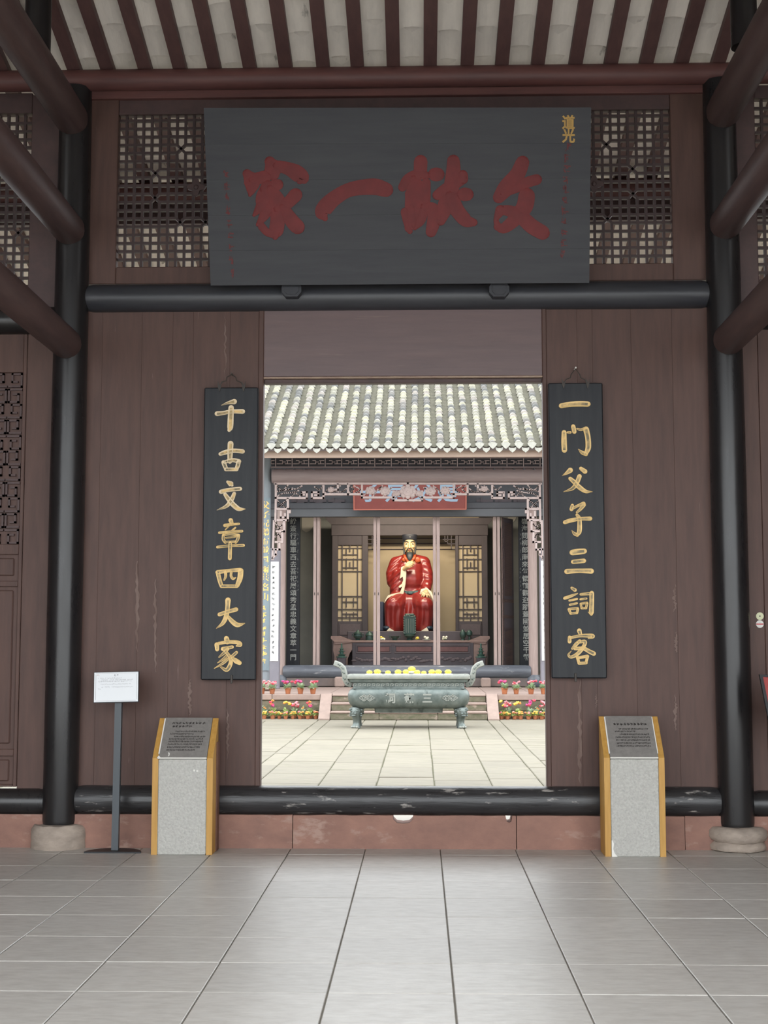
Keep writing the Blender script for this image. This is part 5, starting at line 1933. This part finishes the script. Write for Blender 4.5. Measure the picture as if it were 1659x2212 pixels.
mums = [(798, 8), (815, 9.5), (838, 7.5), (860, 9), (877, 9), (889.5, 10), (901, 8.5), (915.5, 7), (933, 9), (947, 9), (968, 9)]
words = ['outermost yellow chrysanthemum near the burner handle facing the long scroll', 'large yellow chrysanthemum, second from the handle by the long scroll', 'small pale yellow chrysanthemum lying alone, third from the handle by the long scroll',
         'deep yellow chrysanthemum standing alone, fourth from the handle by the long scroll', 'yellow chrysanthemum tucked at the scroll side of the middle heap', 'topmost golden chrysanthemum of the middle heap on the burner',
         'pale yellow chrysanthemum at the far side of the middle heap', 'smallest yellow chrysanthemum, just past the middle heap', 'yellow chrysanthemum touching its twin, nearer the middle heap', 'yellow chrysanthemum touching its twin, farther from the middle heap', 'last yellow chrysanthemum alone near the other burner handle']
for i, ((px0, r), wd) in enumerate(zip(mums, words)):
    c = P(px0, 1455, BY - .38)
    rm = r * UB * .92
    zb_ = bz(1460.2)
    loc = V((c.x, BY - .36 + (i % 3) * .03, zb_ + (.06 if i == 5 else .012)))
    root = thing('chrysanthemum', wd, 'flower', loc, "yellow chrysanthemums on the burner's rim")
    b = mum(rm)
    b.v = [(x + loc.x, y + loc.y, z + loc.z) for x, y, z in b.v]
    b.build('blossom', FYEL, root, smooth=True)
    mb = MB()
    for k in range(8):
        t = 2 * math.pi * k / 8
        mb.ell(loc + V((math.cos(t) * rm * .8, math.sin(t) * rm * .8, .01)), (rm * .38, rm * .38, .022), 6, 4)
    mb.build('outer_petals', FWHT, root, smooth=True)


# ---- potted plants
def leafdisc(mb, c, d, ln, w, mi=0):
    d = d.normalized()
    s = d.cross(V((0, 0, 1)))
    if s.length < .05: s = V((1, 0, 0))
    s.normalize()
    u = s.cross(d)
    pts = [c, c + d * ln * .3 + s * w * .5, c + d * ln * .7 + s * w * .42, c + d * ln - u * ln * .12, c + d * ln * .7 - s * w * .42, c + d * ln * .3 - s * w * .5]
    mid = c + d * ln * .5 - u * w * .16
    mb.add(pts + [mid], [(i, (i + 1) % 6, 6) for i in range(6)], mi)


def potted(kind, seed, hpot, rpot, hf, rf_, petals, nfl, fr, leafm):
    """prototype parts of one potted plant round the origin"""
    rr = random.Random(seed)
    pot = MB()
    pot.lathe([(rpot * .68, 0), (rpot * .72, .004), (rpot * .95, hpot * .78), (rpot * 1.04, hpot * .8), (rpot * 1.05, hpot), (rpot * .92, hpot), (rpot * .9, hpot * .9)], (0, 0, 0), 14)
    fo = MB()
    for i in range(46):
        t = rr.uniform(0, 6.283)
        el = rr.uniform(-.25, 1.1)
        d = V((math.cos(t) * math.cos(el), math.sin(t) * math.cos(el), math.sin(el)))
        base = V((0, 0, hpot * .95)) + V((d.x * rf_ * .45, d.y * rf_ * .45, abs(d.z) * hf * .55)) * rr.uniform(.3, 1)
        leafdisc(fo, base, d + V((0, 0, .1)), rr.uniform(.35, .6) * rf_, rr.uniform(.28, .45) * rf_)
    fl_ = MB()
    for i in range(nfl):
        t = rr.uniform(0, 6.283)
        q = rr.uniform(0, .75) * rf_
        c = V((math.cos(t) * q, math.sin(t) * q, hpot + hf * rr.uniform(.75, 1.25)))
        if kind == 'low': c.z = hpot + hf * rr.uniform(.35, .9)
        for k in range(6):
            a = 6.283 * k / 6 + rr.random()
            fl_.ell(c + V((math.cos(a) * fr * .6, math.sin(a) * fr * .6, rr.uniform(-.2, .5) * fr)), (fr * .55, fr * .55, fr * .5), 6, 4, mi=i % len(petals))
        fl_.ell(c, (fr * .6, fr * .6, fr * .7), 6, 4, mi=i % len(petals))
    return pot, fo, fl_


PROTO = {}


def place_pot(key, spec, loc, label, group, name):
    if key not in PROTO:
        pot, fo, fl_ = potted(*spec)
        root = thing(name, label, 'potted plant', (0, 0, 0), group)
        pot.build('pot', TERRA, root, smooth=40)
        fo.build('foliage', spec[8 + 1], root)
        fl_.build('blossoms', list(spec[6]), root, smooth=True)
        root.location = loc
        PROTO[key] = root
        return root
    o = dup(PROTO[key], loc, label, rotz=random.uniform(0, 6.28))
    s = random.uniform(.93, 1.07)
    o.scale = (s, s, s)
    return o


UP = 'potted cyclamens along the platform edge'
cyc = {'pink': ('up', 1, .135, .068, .12, .16, (FPINK, FPINK, FRED), 6, .033, LEAFG), 'red': ('up', 2, .135, .068, .12, .155, (FRED, FMAG, FRED), 6, .034, LEAFG), 'mix': ('up', 3, .135, .07, .12, .16, (FRED, FPINK), 8, .034, LEAFG)}
YU = YP + .06
ups = [(566, 'pink', 'pink cyclamen half cut off by the doorway edge, below the gold-lettered column'), (588, 'pink', 'pink cyclamen in terracotta, first whole pot of the upper row by the long scroll'),
       (622, 'red', 'crimson cyclamen in a terracotta pot, second whole pot from the long scroll side'), (649, 'red', 'crimson low-headed cyclamen, third whole pot from the long scroll side'), (676, 'mix', 'red cyclamen with two flower heads, last upper pot before the ramp'),
       (1090, 'red', 'bright red cyclamen on the platform edge just past the far ramp'), (1115, 'pink', 'pink cyclamen second from the far ramp on the platform edge'), (1147, 'mix', 'red and pink cyclamen third from the far ramp on the platform edge'), (1174, 'pink', 'pale pink cyclamen cut by the far doorway jamb')]
for px0, k, lb in ups:
    c = P(px0, 1490, YU)
    place_pot('u' + k, cyc[k], (c.x, YU, ZP), lb, UP, 'potted_cyclamen')
LOW = 'small orange-flowered pots at the foot of the platform'
lowspec = {'o': ('low', 11, .085, .052, .085, .105, (FORA, FORA, FYEL), 11, .022, LEAFY), 'p': ('low', 12, .085, .052, .085, .10, (FORA, FPINK, FRED), 10, .022, LEAFY)}
YLW = 29.5
lows = [571, 589, 603, 617.5, 632, 648, 665, 682], [1083, 1096, 1111.5, 1125, 1141, 1156, 1170]
ordn = ['first', 'second', 'third', 'fourth', 'fifth', 'sixth', 'seventh', 'eighth']
for si, row in enumerate(lows):
    for i, px0 in enumerate(row):
        c = P(px0, 1548, YLW)
        place_pot('l' + 'op'[(i + si) % 2], lowspec['op'[(i + si) % 2]], (c.x, YLW + random.uniform(-.03, .03), .001),
                  'small terracotta pot of orange flowers, %s in the front row %s' % (ordn[i], 'from the gold-lettered column' if si == 0 else 'counting from the far ramp'), LOW, 'small_flower_pot')
TALL = 'taller flowering pots behind the small orange ones'
tsp = {'red': ('up', 21, .1, .06, .23, .13, (FRED, FMAG, FORA), 6, .035, LEAFY), 'orange': ('up', 22, .1, .06, .20, .13, (FORA, FYEL), 4, .036, LEAFY), 'pink': ('up', 23, .1, .06, .20, .14, (FPINK, FRED, FPINK), 8, .033, LEAFG),
       'yellow': ('up', 24, .1, .06, .22, .12, (FYEL,), 2, .04, LEAFY), 'magenta': ('up', 25, .1, .06, .23, .14, (FMAG, FMAG, FRED), 7, .036, LEAFG), 'green': ('low', 26, .1, .06, .18, .14, (FORA, LEAFG), 3, .02, LEAFG)}
talls = [(570, 'green', 'leafy green pot behind the small pots, cut by the doorway edge near the gold-lettered column'), (590, 'red', 'crimson-flowered pot behind the small pots, nearest the gold-lettered column'), (617, 'orange', 'single orange marigold pot behind the small pots, between crimson and pink heads'),
         (636, 'pink', 'pink-red flowered pot behind the small pots, middle of the near group'), (655, 'green', 'leafy green pot behind the small pots, between pink and orange heads'), (671, 'red', 'orange and crimson flowered pot behind the small pots, next to the ramp'),
         (1086, 'yellow', 'pot with one yellow marigold beside the far ramp'), (1098, 'pink', 'pink flowered pot behind the small pots, second from the far ramp'), (1119, 'orange', 'orange and yellow marigold pot, third from the far ramp'), (1145, 'magenta', 'magenta-flowered pot, fourth from the far ramp'),
         (1160, 'green', 'leafy green pot next to the magenta flowers'), (1178, 'pink', 'pale pink flowered pot at the far doorway jamb, low row')]
for px0, k, lb in talls:
    c = P(px0, 1545, 29.72)
    place_pot('t' + k, tsp[k], (c.x, 29.73, .001), lb, TALL, 'tall_flower_pot')

# ---- altar table
YA = 36.9
A = lambda a, b, Y=YA: P(a, b, Y)
at = thing('altar_table', 'long dark carved altar table with pale upturned ends, in front of the statue', 'table', (A(886, 0).x, YA, ZP + .25))
ZA = A(886, 1384).z
RB = mat('red brown carved panel', (.16, .07, .065), (.12, .055, .05), .6, (1, 1, 1), 9, 5, .2)
PW = mat('pale brown altar wood', (.30, .20, .165), (.24, .155, .13), .65, (1, 1, 1), 6, 5, .1)
bx('top', PW, at, 722, 1051, 1383.5, 1388, YA, -.35, .25, .015)
for s in (0, 1):
    T = (lambda x: 1773 - x) if s else (lambda x: x)
    mb = MB()
    mb.prism([(T(x), y) for x, y in ((760, 1383), (745, 1378), (735, 1374), (717, 1374), (716, 1379), (722, 1385), (726, 1392), (760, 1388))], lambda u, v, d: A(u, v) - V((0, d, 0)), .34, -.24)
    mb.build('upturned_end', PW, at)
    mb = MB()
    mb.prism([(T(x), y) for x, y in ((722, 1388), (762, 1388), (764, 1400), (757, 1410), (752, 1424), (752, 1440), (722, 1440), (724, 1418), (721, 1404))], lambda u, v, d: A(u, v) - V((0, d, 0)), .30, -.2)
    mb.build('end_panel', PW, at)
bx('front_board', NICHE, at, 762, 1022, 1388, 1442, YA, -.33, -.2, .01)
for a, b in ((770, 846), (852, 936), (942, 1014)):
    for q in ((a, b, 1393, 1395), (a, b, 1409, 1411), (a, a + 2, 1395, 1409), (b - 2, b, 1395, 1409)):
        bx('panel_frame', MATS['lighter niche timber'], at, *q, YA, -.35, -.32, .004)
    bx('carved_panel', RB, at, a + 4, b - 4, 1397, 1407.5, YA, -.345, -.32, .008)
mb = MB()
rr = random.Random(6)
for i in range(46):
    c = A(766 + i * 5.55, 1424 + rr.uniform(-5, 5)) + V((0, -.335, 0))
    mb.ell(c, (rr.uniform(.04, .09), .02, rr.uniform(.02, .05)), 7, 4)
mb.build('carved_relief', MATS['lighter niche timber'], at)

# vessels on the altar
def vessel(name, px0, prof, m, label, cat, Y=YA - .05, z=None, n=14, extra=None):
    c = P(px0, 1380, Y)
    zz = ZA + .001 if z is None else z
    root = thing(name, label, cat, (c.x, Y, zz))
    mb = MB()
    mb.lathe(prof, (c.x, Y, zz), n)
    mb.build('body', m, root, smooth=45)
    if extra: extra(root, c.x, Y, zz)
    return root


def ears(r, h, w=.03):
    def f(root, x, y, z):
        for s in (-1, 1):
            mb = MB()
            mb.tube([(x + s * r * .9, y, z + h), (x + s * (r + w), y, z + h + .01), (x + s * (r + w), y, z + h + .07), (x + s * r * .9, y, z + h + .08)], .012, 6)
            mb.build('ear', BRONZD, root)
    return f


vessel('lidded_censer', 773, [(.07, 0), (.08, .015), (.05, .04), (.11, .09), (.12, .14), (.1, .18), (.12, .19), (.09, .22), (.04, .25), (.03, .28), (.0, .3)], BRONZD, 'small dark bronze lidded censer on the altar, farthest toward the scroll', 'vessel', extra=ears(.12, .11))
vessel('pointed_censer', 798, [(.1, 0), (.11, .02), (.1, .12), (.12, .14), (.09, .19), (.04, .24), (.0, .27)], BRONZD, 'dark bronze censer with a pointed lid, behind the third door leaf', 'vessel')
vessel('incense_bowl', 853, [(.07, 0), (.08, .02), (.06, .04), (.1, .08), (.12, .12), (.105, .12), (.09, .09)], BRONZD, 'dark green bronze bowl on the altar below the seated figure', 'bowl', extra=ears(.115, .07))
def stele(root, x, y, z):
    zb_, zt_ = z + .16, P(0, 1326, y).z
    w = .17
    mb = MB()
    mb.box(x - w, x + w, y - .04, y + .04, zb_, zt_ - .05, .02)
    mb.box(x - w * .8, x + w * .8, y - .035, y + .035, zt_ - .06, zt_, .03)
    mb.build('stele', BRONZD, root)
    PB = mat('worn bronze ridge', (.12, .15, .125), None, .5)
    for a in (-.095, -.035, .035, .095):
        mb = MB()
        mb.box(x + a - .012, x + a + .012, y - .055, y - .03, zb_ + .05, zt_ - .14, .005)
        mb.build('ridge', PB, root)
    mb = MB()
    for k in range(7):
        mb.ell((x - .13 + k * .043, y - .04, zt_ - .07 + .02 * math.sin(k)), (.022, .02, .022), 7, 4)
        for s in (-1, 1):
            mb.ell((x + s * .155, y - .035, zb_ + .05 + k * .065), (.02, .02, .024), 7, 4)
    mb.build('scrollwork', PB, root)
vessel('bronze_stele', 885, [(.08, 0), (.1, .02), (.07, .06), (.13, .10), (.15, .14), (.12, .165), (.05, .17)], BRONZD, 'tall dark green ridged bronze stele on a foot, centre of the altar', 'stele', extra=stele)
vessel('small_vessel', 1000, [(.05, 0), (.06, .01), (.04, .05), (.08, .1), (.09, .2), (.05, .26), (.02, .3)], BRONZD, 'small dark bronze jar on the altar behind the sixth door leaf', 'vessel')
vessel('stem_cup', 1014, [(.07, 0), (.08, .015), (.03, .04), (.025, .11), (.08, .15), (.085, .22), (.06, .26), (.0, .3)], BRONZD, 'dark bronze stem cup on the altar, farthest from the scroll', 'vessel')
for px0, m, lb in ((826, FYEL, 'little yellow and white posy on the altar, under the stele side toward the scroll'), (901, FYEL, 'single yellow flower head on the altar just past the stele'), (922, FWHT, 'white flowers and leaves on a dish near the altar centre'), (962, FWHT, 'white folded paper flowers on the altar behind the sixth leaf')):
    c = P(px0, 1384, YA - .28)
    root = thing('altar_flowers', lb, 'flowers', (c.x, YA - .25, ZA + .001), 'offerings on the altar')
    rr = random.Random(px0)
    if px0 == 922:
        mb = MB()
        mb.lathe([(.06, 0), (.13, .025), (.135, .03), (.12, .026)], (c.x, YA - .25, ZA + .001), 16)
        mb.build('dish', PAPER, root, smooth=40)
    mb = MB()
    for k in range(7 if px0 != 901 else 5):
        mb.ell((c.x + rr.uniform(-.06, .06), YA - .25 + rr.uniform(-.04, .04), ZA + .04 + rr.uniform(0, .06)), (.035, .035, .03), 7, 5, mi=k % 2)
    mb.build('blossoms', [m, FWHT if px0 == 826 else m], root, smooth=True)
    mb = MB()
    for k in range(8):
        t = rr.uniform(0, 6.28)
        leafdisc(mb, V((c.x, YA - .25, ZA + .02)), V((math.cos(t), math.sin(t), .4)), .1, .05)
    mb.build('leaves', LEAFG, root)
for px0, lb in ((738, 'pagoda-shaped green bronze candlestick on a stand, at the altar end by the scroll'), (1039, 'pagoda-shaped green bronze candlestick on a stand, at the other altar end')):
    Yc = 36.3
    c = P(px0, 1420, Yc)
    z0 = ZP + .25
    root = thing('candlestick', lb, 'candlestick', (c.x, Yc, z0), 'pair of bronze candlesticks')
    zs = P(0, 1420, Yc).z
    mb = MB()
    mb.box(c.x - .12, c.x + .12, Yc - .12, Yc + .12, z0, zs, .02)
    mb.build('stand', NICHE, root)
    GR = mat('green patina bronze', (.08, .17, .135), (.05, .11, .09), .5, (1, 1, 1), 12, 5, .2, metal=.2)
    mb = MB()
    mb.lathe([(.15, 0), (.15, .02), (.08, .03), (.09, .06), (.12, .075), (.05, .09), (.055, .15), (.1, .16), (.04, .18), (.04, .22), (.075, .23), (.025, .25), (.02, .36), (.0, .38)], (c.x, Yc, zs), 12)
    mb.build('pagoda', GR, root, smooth=30)

# ---- the seated statue
YST = 38.2
K = YST / FPX / 8.194


def S(cx, cy, dy=0.0):
    return P(800 + cx / 8.194, 1130 + cy / 8.194, YST) - V((0, dy, 0))


def remesh(mb, name, m, par, vox=.02, smooth=2, fn=None):
    o = mb.build(name + '_raw', m)
    md = o.modifiers.new('r', 'REMESH')
    md.mode = 'VOXEL'
    md.voxel_size = vox
    ms = o.modifiers.new('s', 'SMOOTH')
    ms.iterations = smooth * 4
    ms.factor = .5
    dg = bpy.context.evaluated_depsgraph_get()
    me = bpy.data.meshes.new_from_object(o.evaluated_get(dg))
    bpy.data.objects.remove(o)
    w = wloc(par)
    for v in me.vertices:
        co = v.co.copy()
        if fn: co = fn(co)
        v.co = co - w
    me.name = name
    me.materials.clear()
    me.materials.append(m)
    me.shade_smooth()
    r = bpy.data.objects.new(name, me)
    COL.objects.link(r)
    r.parent = par
    return r


def SE(mb, cx, cy, dy, rx, ry, rz, rot=None): mb.ell(S(cx, cy, dy), (rx * K, ry, rz * K), 16, 10, rot=rot)


def ST(mb, pts, n=14):
    mb.tube([S(a, b, c) for a, b, c, r in pts], [r * K for *_, r in pts], n)
    for a, b, c, r in pts:          # rounded joints
        mb.ell(S(a, b, c), (r * K * .985,) * 3, n, max(6, n // 2 + 1))


stt = thing('seated_statue', 'seated painted statue in red robes and black cap, hand raised to a dark beard', 'statue', (S(690, 1900).x, YST, zpod))
mb = MB()
SE(mb, 700, 830, .10, 270, .30, 260)
SE(mb, 715, 1010, .16, 240, .32, 260)
SE(mb, 700, 1230, .10, 270, .34, 180)
ST(mb, [(450, 700, .05, 105), (700, 640, .05, 110), (950, 690, .05, 105)])
ST(mb, [(690, 560, .06, 95), (690, 680, .06, 130)])
ST(mb, [(455, 710, .05, 120), (390, 900, .12, 120), (400, 1050, .22, 110)])           # raised arm
ST(mb, [(400, 1050, .22, 105), (500, 940, .38, 85), (575, 850, .46, 62)])
ST(mb, [(480, 900, .34, 85), (480, 1050, .34, 110), (470, 1180, .32, 130), (450, 1250, .3, 110)])   # hanging sleeve
ST(mb, [(560, 860, .42, 60), (565, 1000, .4, 60), (545, 1120, .4, 60)])
ST(mb, [(950, 700, .05, 115), (1005, 900, .12, 108), (1010, 1060, .22, 100), (985, 1190, .42, 90)])  # arm resting on knee
ST(mb, [(590, 1330, .15, 190), (450, 1420, .6, 175), (420, 1470, .78, 165)])           # thighs
ST(mb, [(800, 1330, .15, 190), (920, 1420, .6, 170), (960, 1470, .78, 160)])
ST(mb, [(420, 1460, .76, 165), (425, 1650, .72, 165), (430, 1850, .68, 165)])          # shins under the skirt
ST(mb, [(955, 1460, .76, 155), (950, 1650, .72, 160), (935, 1850, .68, 150)])
ST(mb, [(690, 1420, .45, 150), (690, 1650, .5, 170), (690, 1840, .5, 170)])
ST(mb, [(360, 1850, .66, 100), (520, 1890, .66, 70)])
ST(mb, [(850, 1890, .66, 70), (1000, 1850, .66, 100)])
zk, zh = S(0, 1400).z, S(0, 1890).z
xm = S(690, 0).x


def folds(co):
    w = min(1, max(0, (zk - co.z) / .25)) * (1 if co.y < YST - .3 else 0)
    x = co.x - xm
    co = co.copy()
    co.y += w * .03 * math.sin(x * 34 + 1.2 * math.sin(co.z * 4 + x * 3)) * (.4 + .6 * math.exp(-x * x * 3))
    if co.z > zk and co.x < S(560, 0).x:
        co.y += .012 * math.sin((co.x * .8 - co.z) * 42)
    if co.z > zk and co.x > S(940, 0).x:
        co.y += .010 * math.sin((co.z + co.x * .3) * 40)
    if co.z < zh + .02: co.z = max(co.z, zpod + .002)
    return co


remesh(mb, 'robe', ROBE, stt, .024, 2, folds)
mb = MB()      # head and neck with brow, nose, cheeks, ears
SE(mb, 697, 400, .16, 108, .17, 150)
SE(mb, 697, 490, .21, 80, .12, 70)
ST(mb, [(697, 520, .12, 70), (697, 650, .1, 80)])
ST(mb, [(697, 355, .325, 14), (697, 405, .345, 18), (697, 445, .365, 24)])
SE(mb, 680, 448, .345, 14, .02, 12); SE(mb, 714, 448, .345, 14, .02, 12)
SE(mb, 640, 430, .27, 34, .05, 30); SE(mb, 755, 430, .27, 34, .05, 30)
ST(mb, [(612, 346, .27, 13), (650, 338, .315, 16), (697, 350, .32, 14), (745, 338, .315, 16), (782, 346, .27, 13)])
SE(mb, 697, 500, .31, 30, .03, 14)
for q in (-1, 1):
    SE(mb, 697 + q * 110, 420, .14, 14, .04, 48)
hd = remesh(mb, 'head', SKIN, stt, .011, 1)
for q in (-1, 1):
    ex_ = 697 + q * 53
    mb = MB()
    SE(mb, ex_, 376, .300, 26, .02, 13)
    ey = mb.build('eye', mat('eye white', (.75, .72, .6), None, .3), hd, smooth=True)
    mb = MB()
    SE(mb, ex_, 380, .313, 10, .012, 10)
    mb.build('pupil', HAIRB, ey and hd, smooth=True)
    mb = MB()
    SE(mb, ex_, 366, .308, 30, .022, 11)
    mb.build('eyelid', SKIN, hd, smooth=True)
    mb = MB()
    ST(mb, [(697 + q * 24, 348, .345, 5), (697 + q * 60, 334, .335, 8), (697 + q * 95, 344, .29, 4)], 8)
    mb.build('eyebrow', HAIRB, hd, smooth=True)
    mb = MB()
    ST(mb, [(697 + q * 6, 462, .375, 6), (697 + q * 35, 470, .355, 9), (697 + q * 55, 500, .325, 8), (697 + q * 60, 535, .31, 5)], 8)
    mb.build('moustache', HAIRB, hd, smooth=True)
    mb = MB()
    ST(mb, [(697 + q * 108, 330, .16, 14), (697 + q * 106, 450, .18, 12), (697 + q * 95, 530, .22, 15), (697 + q * 85, 600, .28, 13)], 8)
    mb.build('side_hair', HAIRB, hd, smooth=True)
mb = MB()
SE(mb, 697, 486, .345, 26, .015, 6); SE(mb, 697, 496, .345, 20, .015, 6)
mb.build('lips', mat('painted lip', (.42, .13, .08), None, .4), hd, smooth=True)
mb = MB()
rings = []
for cy, w, dy, dd in ((528, 44, .29, .04), (545, 60, .31, .05), (600, 58, .34, .06), (650, 50, .36, .055), (690, 34, .37, .04), (700, 18, .37, .02)):
    c = S(699, cy, dy)
    rings.append([c + V((w * K * math.cos(t), dd * math.sin(t), 0)) for t in [2 * math.pi * k / 14 for k in range(14)]])
mb.loft(rings)
mb.build('beard', HAIRB, hd, smooth=50)
mb = MB()
rings = []
for cy, w, dd in ((365, 122, .17), (300, 126, .185), (285, 128, .195), (250, 134, .20), (218, 137, .205), (212, 130, .2)):
    c = S(696, cy, .12)
    rings.append([c + V((w * K * math.cos(t), dd * math.sin(t) * (1 if math.sin(t) > 0 or cy < 310 else .35), 0)) for t in [2 * math.pi * k / 24 for k in range(24)]])
mb.loft(rings)
cap = mb.build('cap', mat('black felt cap', (.02, .022, .03), None, .6), stt, smooth=40)
mb = MB()
SE(mb, 704, 262, .325, 6, .012, 8)
mb.build('cap_jewel', mat('pearl', (.7, .68, .6), None, .3), cap, smooth=True)
# collar, belt, lining, hands, shoes
mb = MB()
ST(mb, [(600, 560, .20, 20), (612, 620, .33, 28), (660, 690, .385, 30)], 10)
ST(mb, [(795, 560, .20, 20), (785, 620, .33, 28), (740, 690, .385, 30)], 10)
mb.build('collar', ORN, stt, smooth=True)
mb = MB()
SE(mb, 610, 660, .34, 50, .03, 40); SE(mb, 830, 665, .32, 60, .035, 55)
mb.build('brocade_patch', ORN, stt, smooth=True)
mb = MB()
pts = [(588, 1240, .42), (640, 1246, .455), (735, 1248, .49), (820, 1238, .47), (885, 1225, .42)]
mb.tube([S(*p) for p in pts], [(.035, .055)] * 5, 10)
belt = mb.build('belt', mat('dark green belt', (.015, .04, .04), None, .4), stt, smooth=50)
for cx in (632, 712, 812):
    c = S(cx, 1243 if cx < 800 else 1236, .53 if cx > 640 else .49)
    mb = MB()
    mb.box(c.x - .06, c.x + .06, c.y - .004, c.y + .05, c.z - .035, c.z + .035, .01)
    mb.build('belt_plate', mat('green belt plate', (.07, .13, .125), None, .4), belt)
mb = MB()
out = [(548, 800), (600, 778), (640, 870), (637, 960), (627, 1090), (590, 1265), (480, 1295), (380, 1310), (310, 1360), (266, 1432), (285, 1370), (325, 1300), (400, 1270), (530, 1240), (572, 1130), (530, 1160), (505, 1145), (515, 1125), (560, 1090), (585, 1030), (578, 965), (548, 985), (524, 1000), (540, 930)]
mb.prism(out, lambda u, v, d: S(u, v, (.56 if v < 1150 else .56 + (v - 1150) * .0003 + max(0, 590 - u) * .0011) - d), 0, .07)
mb.build('sleeve_lining', CREAM, stt)
mb = MB()
ST(mb, [(890, 1265, .66, 22), (920, 1210, .62, 34), (990, 1195, .6, 38), (1060, 1255, .66, 34), (1100, 1340, .72, 20), (1110, 1400, .74, 10)], 10)
mb.build('cuff_lining', CREAM, stt, smooth=True)


def hand(name, wrist, palm, fingers, thumb, vox=.009):
    mb = MB()
    ST(mb, [(*wrist, 40), (*palm, 46)], 10)
    (px0, py0, pd) = palm
    mb.ell(S(px0, py0, pd), (52 * K, .05, 46 * K), 12, 8)
    for pts in fingers + [thumb]:
        n = len(pts)
        ST(mb, [(a, b, c, (17 - 6 * i / (n - 1))) for i, (a, b, c) in enumerate(pts)], 8)
    return remesh(mb, name, SKIN, stt, vox, 1)


hand('raised_hand', (598, 835, .52), (660, 785, .60),
     [[(680, 740, .62), (725, 705, .62), (752, 690, .58)], [(690, 765, .63), (745, 725, .63), (782, 712, .58)], [(690, 790, .63), (745, 752, .63), (782, 738, .58)], [(685, 812, .62), (735, 785, .62), (765, 778, .58)]],
     [(640, 750, .60), (670, 712, .60), (705, 700, .57)])
hand('resting_hand', (985, 1215, .62), (985, 1258, .80),
     [[(945, 1270, .84), (915, 1300, .86), (905, 1330, .84)], [(965, 1285, .86), (945, 1318, .88), (938, 1345, .86)], [(1000, 1290, .86), (1000, 1325, .88), (1000, 1350, .86)], [(1030, 1282, .85), (1045, 1315, .86), (1055, 1338, .84)]],
     [(950, 1240, .80), (915, 1255, .82), (898, 1280, .82)])
for q, cx in ((-1, 300), (1, 1035)):
    mb = MB()
    SE(mb, cx, 1862, .80, 70, .16, 42)
    b_ = mb.build('boot', mat('blue black boot', (.015, .03, .05), None, .4), stt, smooth=True)
    mb = MB()
    a = cx + (60 if q < 0 else -60)
    mb.prism([(a - 55, 1912), (a + 75 if q < 0 else a + 40, 1912), (a - 10 if q < 0 else a + 30, 1860)] if q < 0 else [(a + 55, 1912), (a - 75, 1912), (a + 20, 1850)], lambda u, v, d: S(u, v, d), .80, .98)
    mb.build('boot_sole', CREAM, b_)
mb = MB()
for s in (-1, 1):
    a = S(690 + s * 480, 1500, .2)
    mb.box(a.x - .06, a.x + .06, YST - .55, YST + .3, zpod + .001, S(0, 1400).z, .02)
mb.box(S(230, 0).x, S(1150, 0).x, YST + .36, YST + .44, zpod + .001, S(0, 1420).z, .02)
chair = mb.build('throne', mat('dark blue throne', (.03, .035, .06), None, .5), loc=(S(690, 0).x, YST, zpod))
one(chair, 'dark blue throne behind the red-robed statue', 'chair')
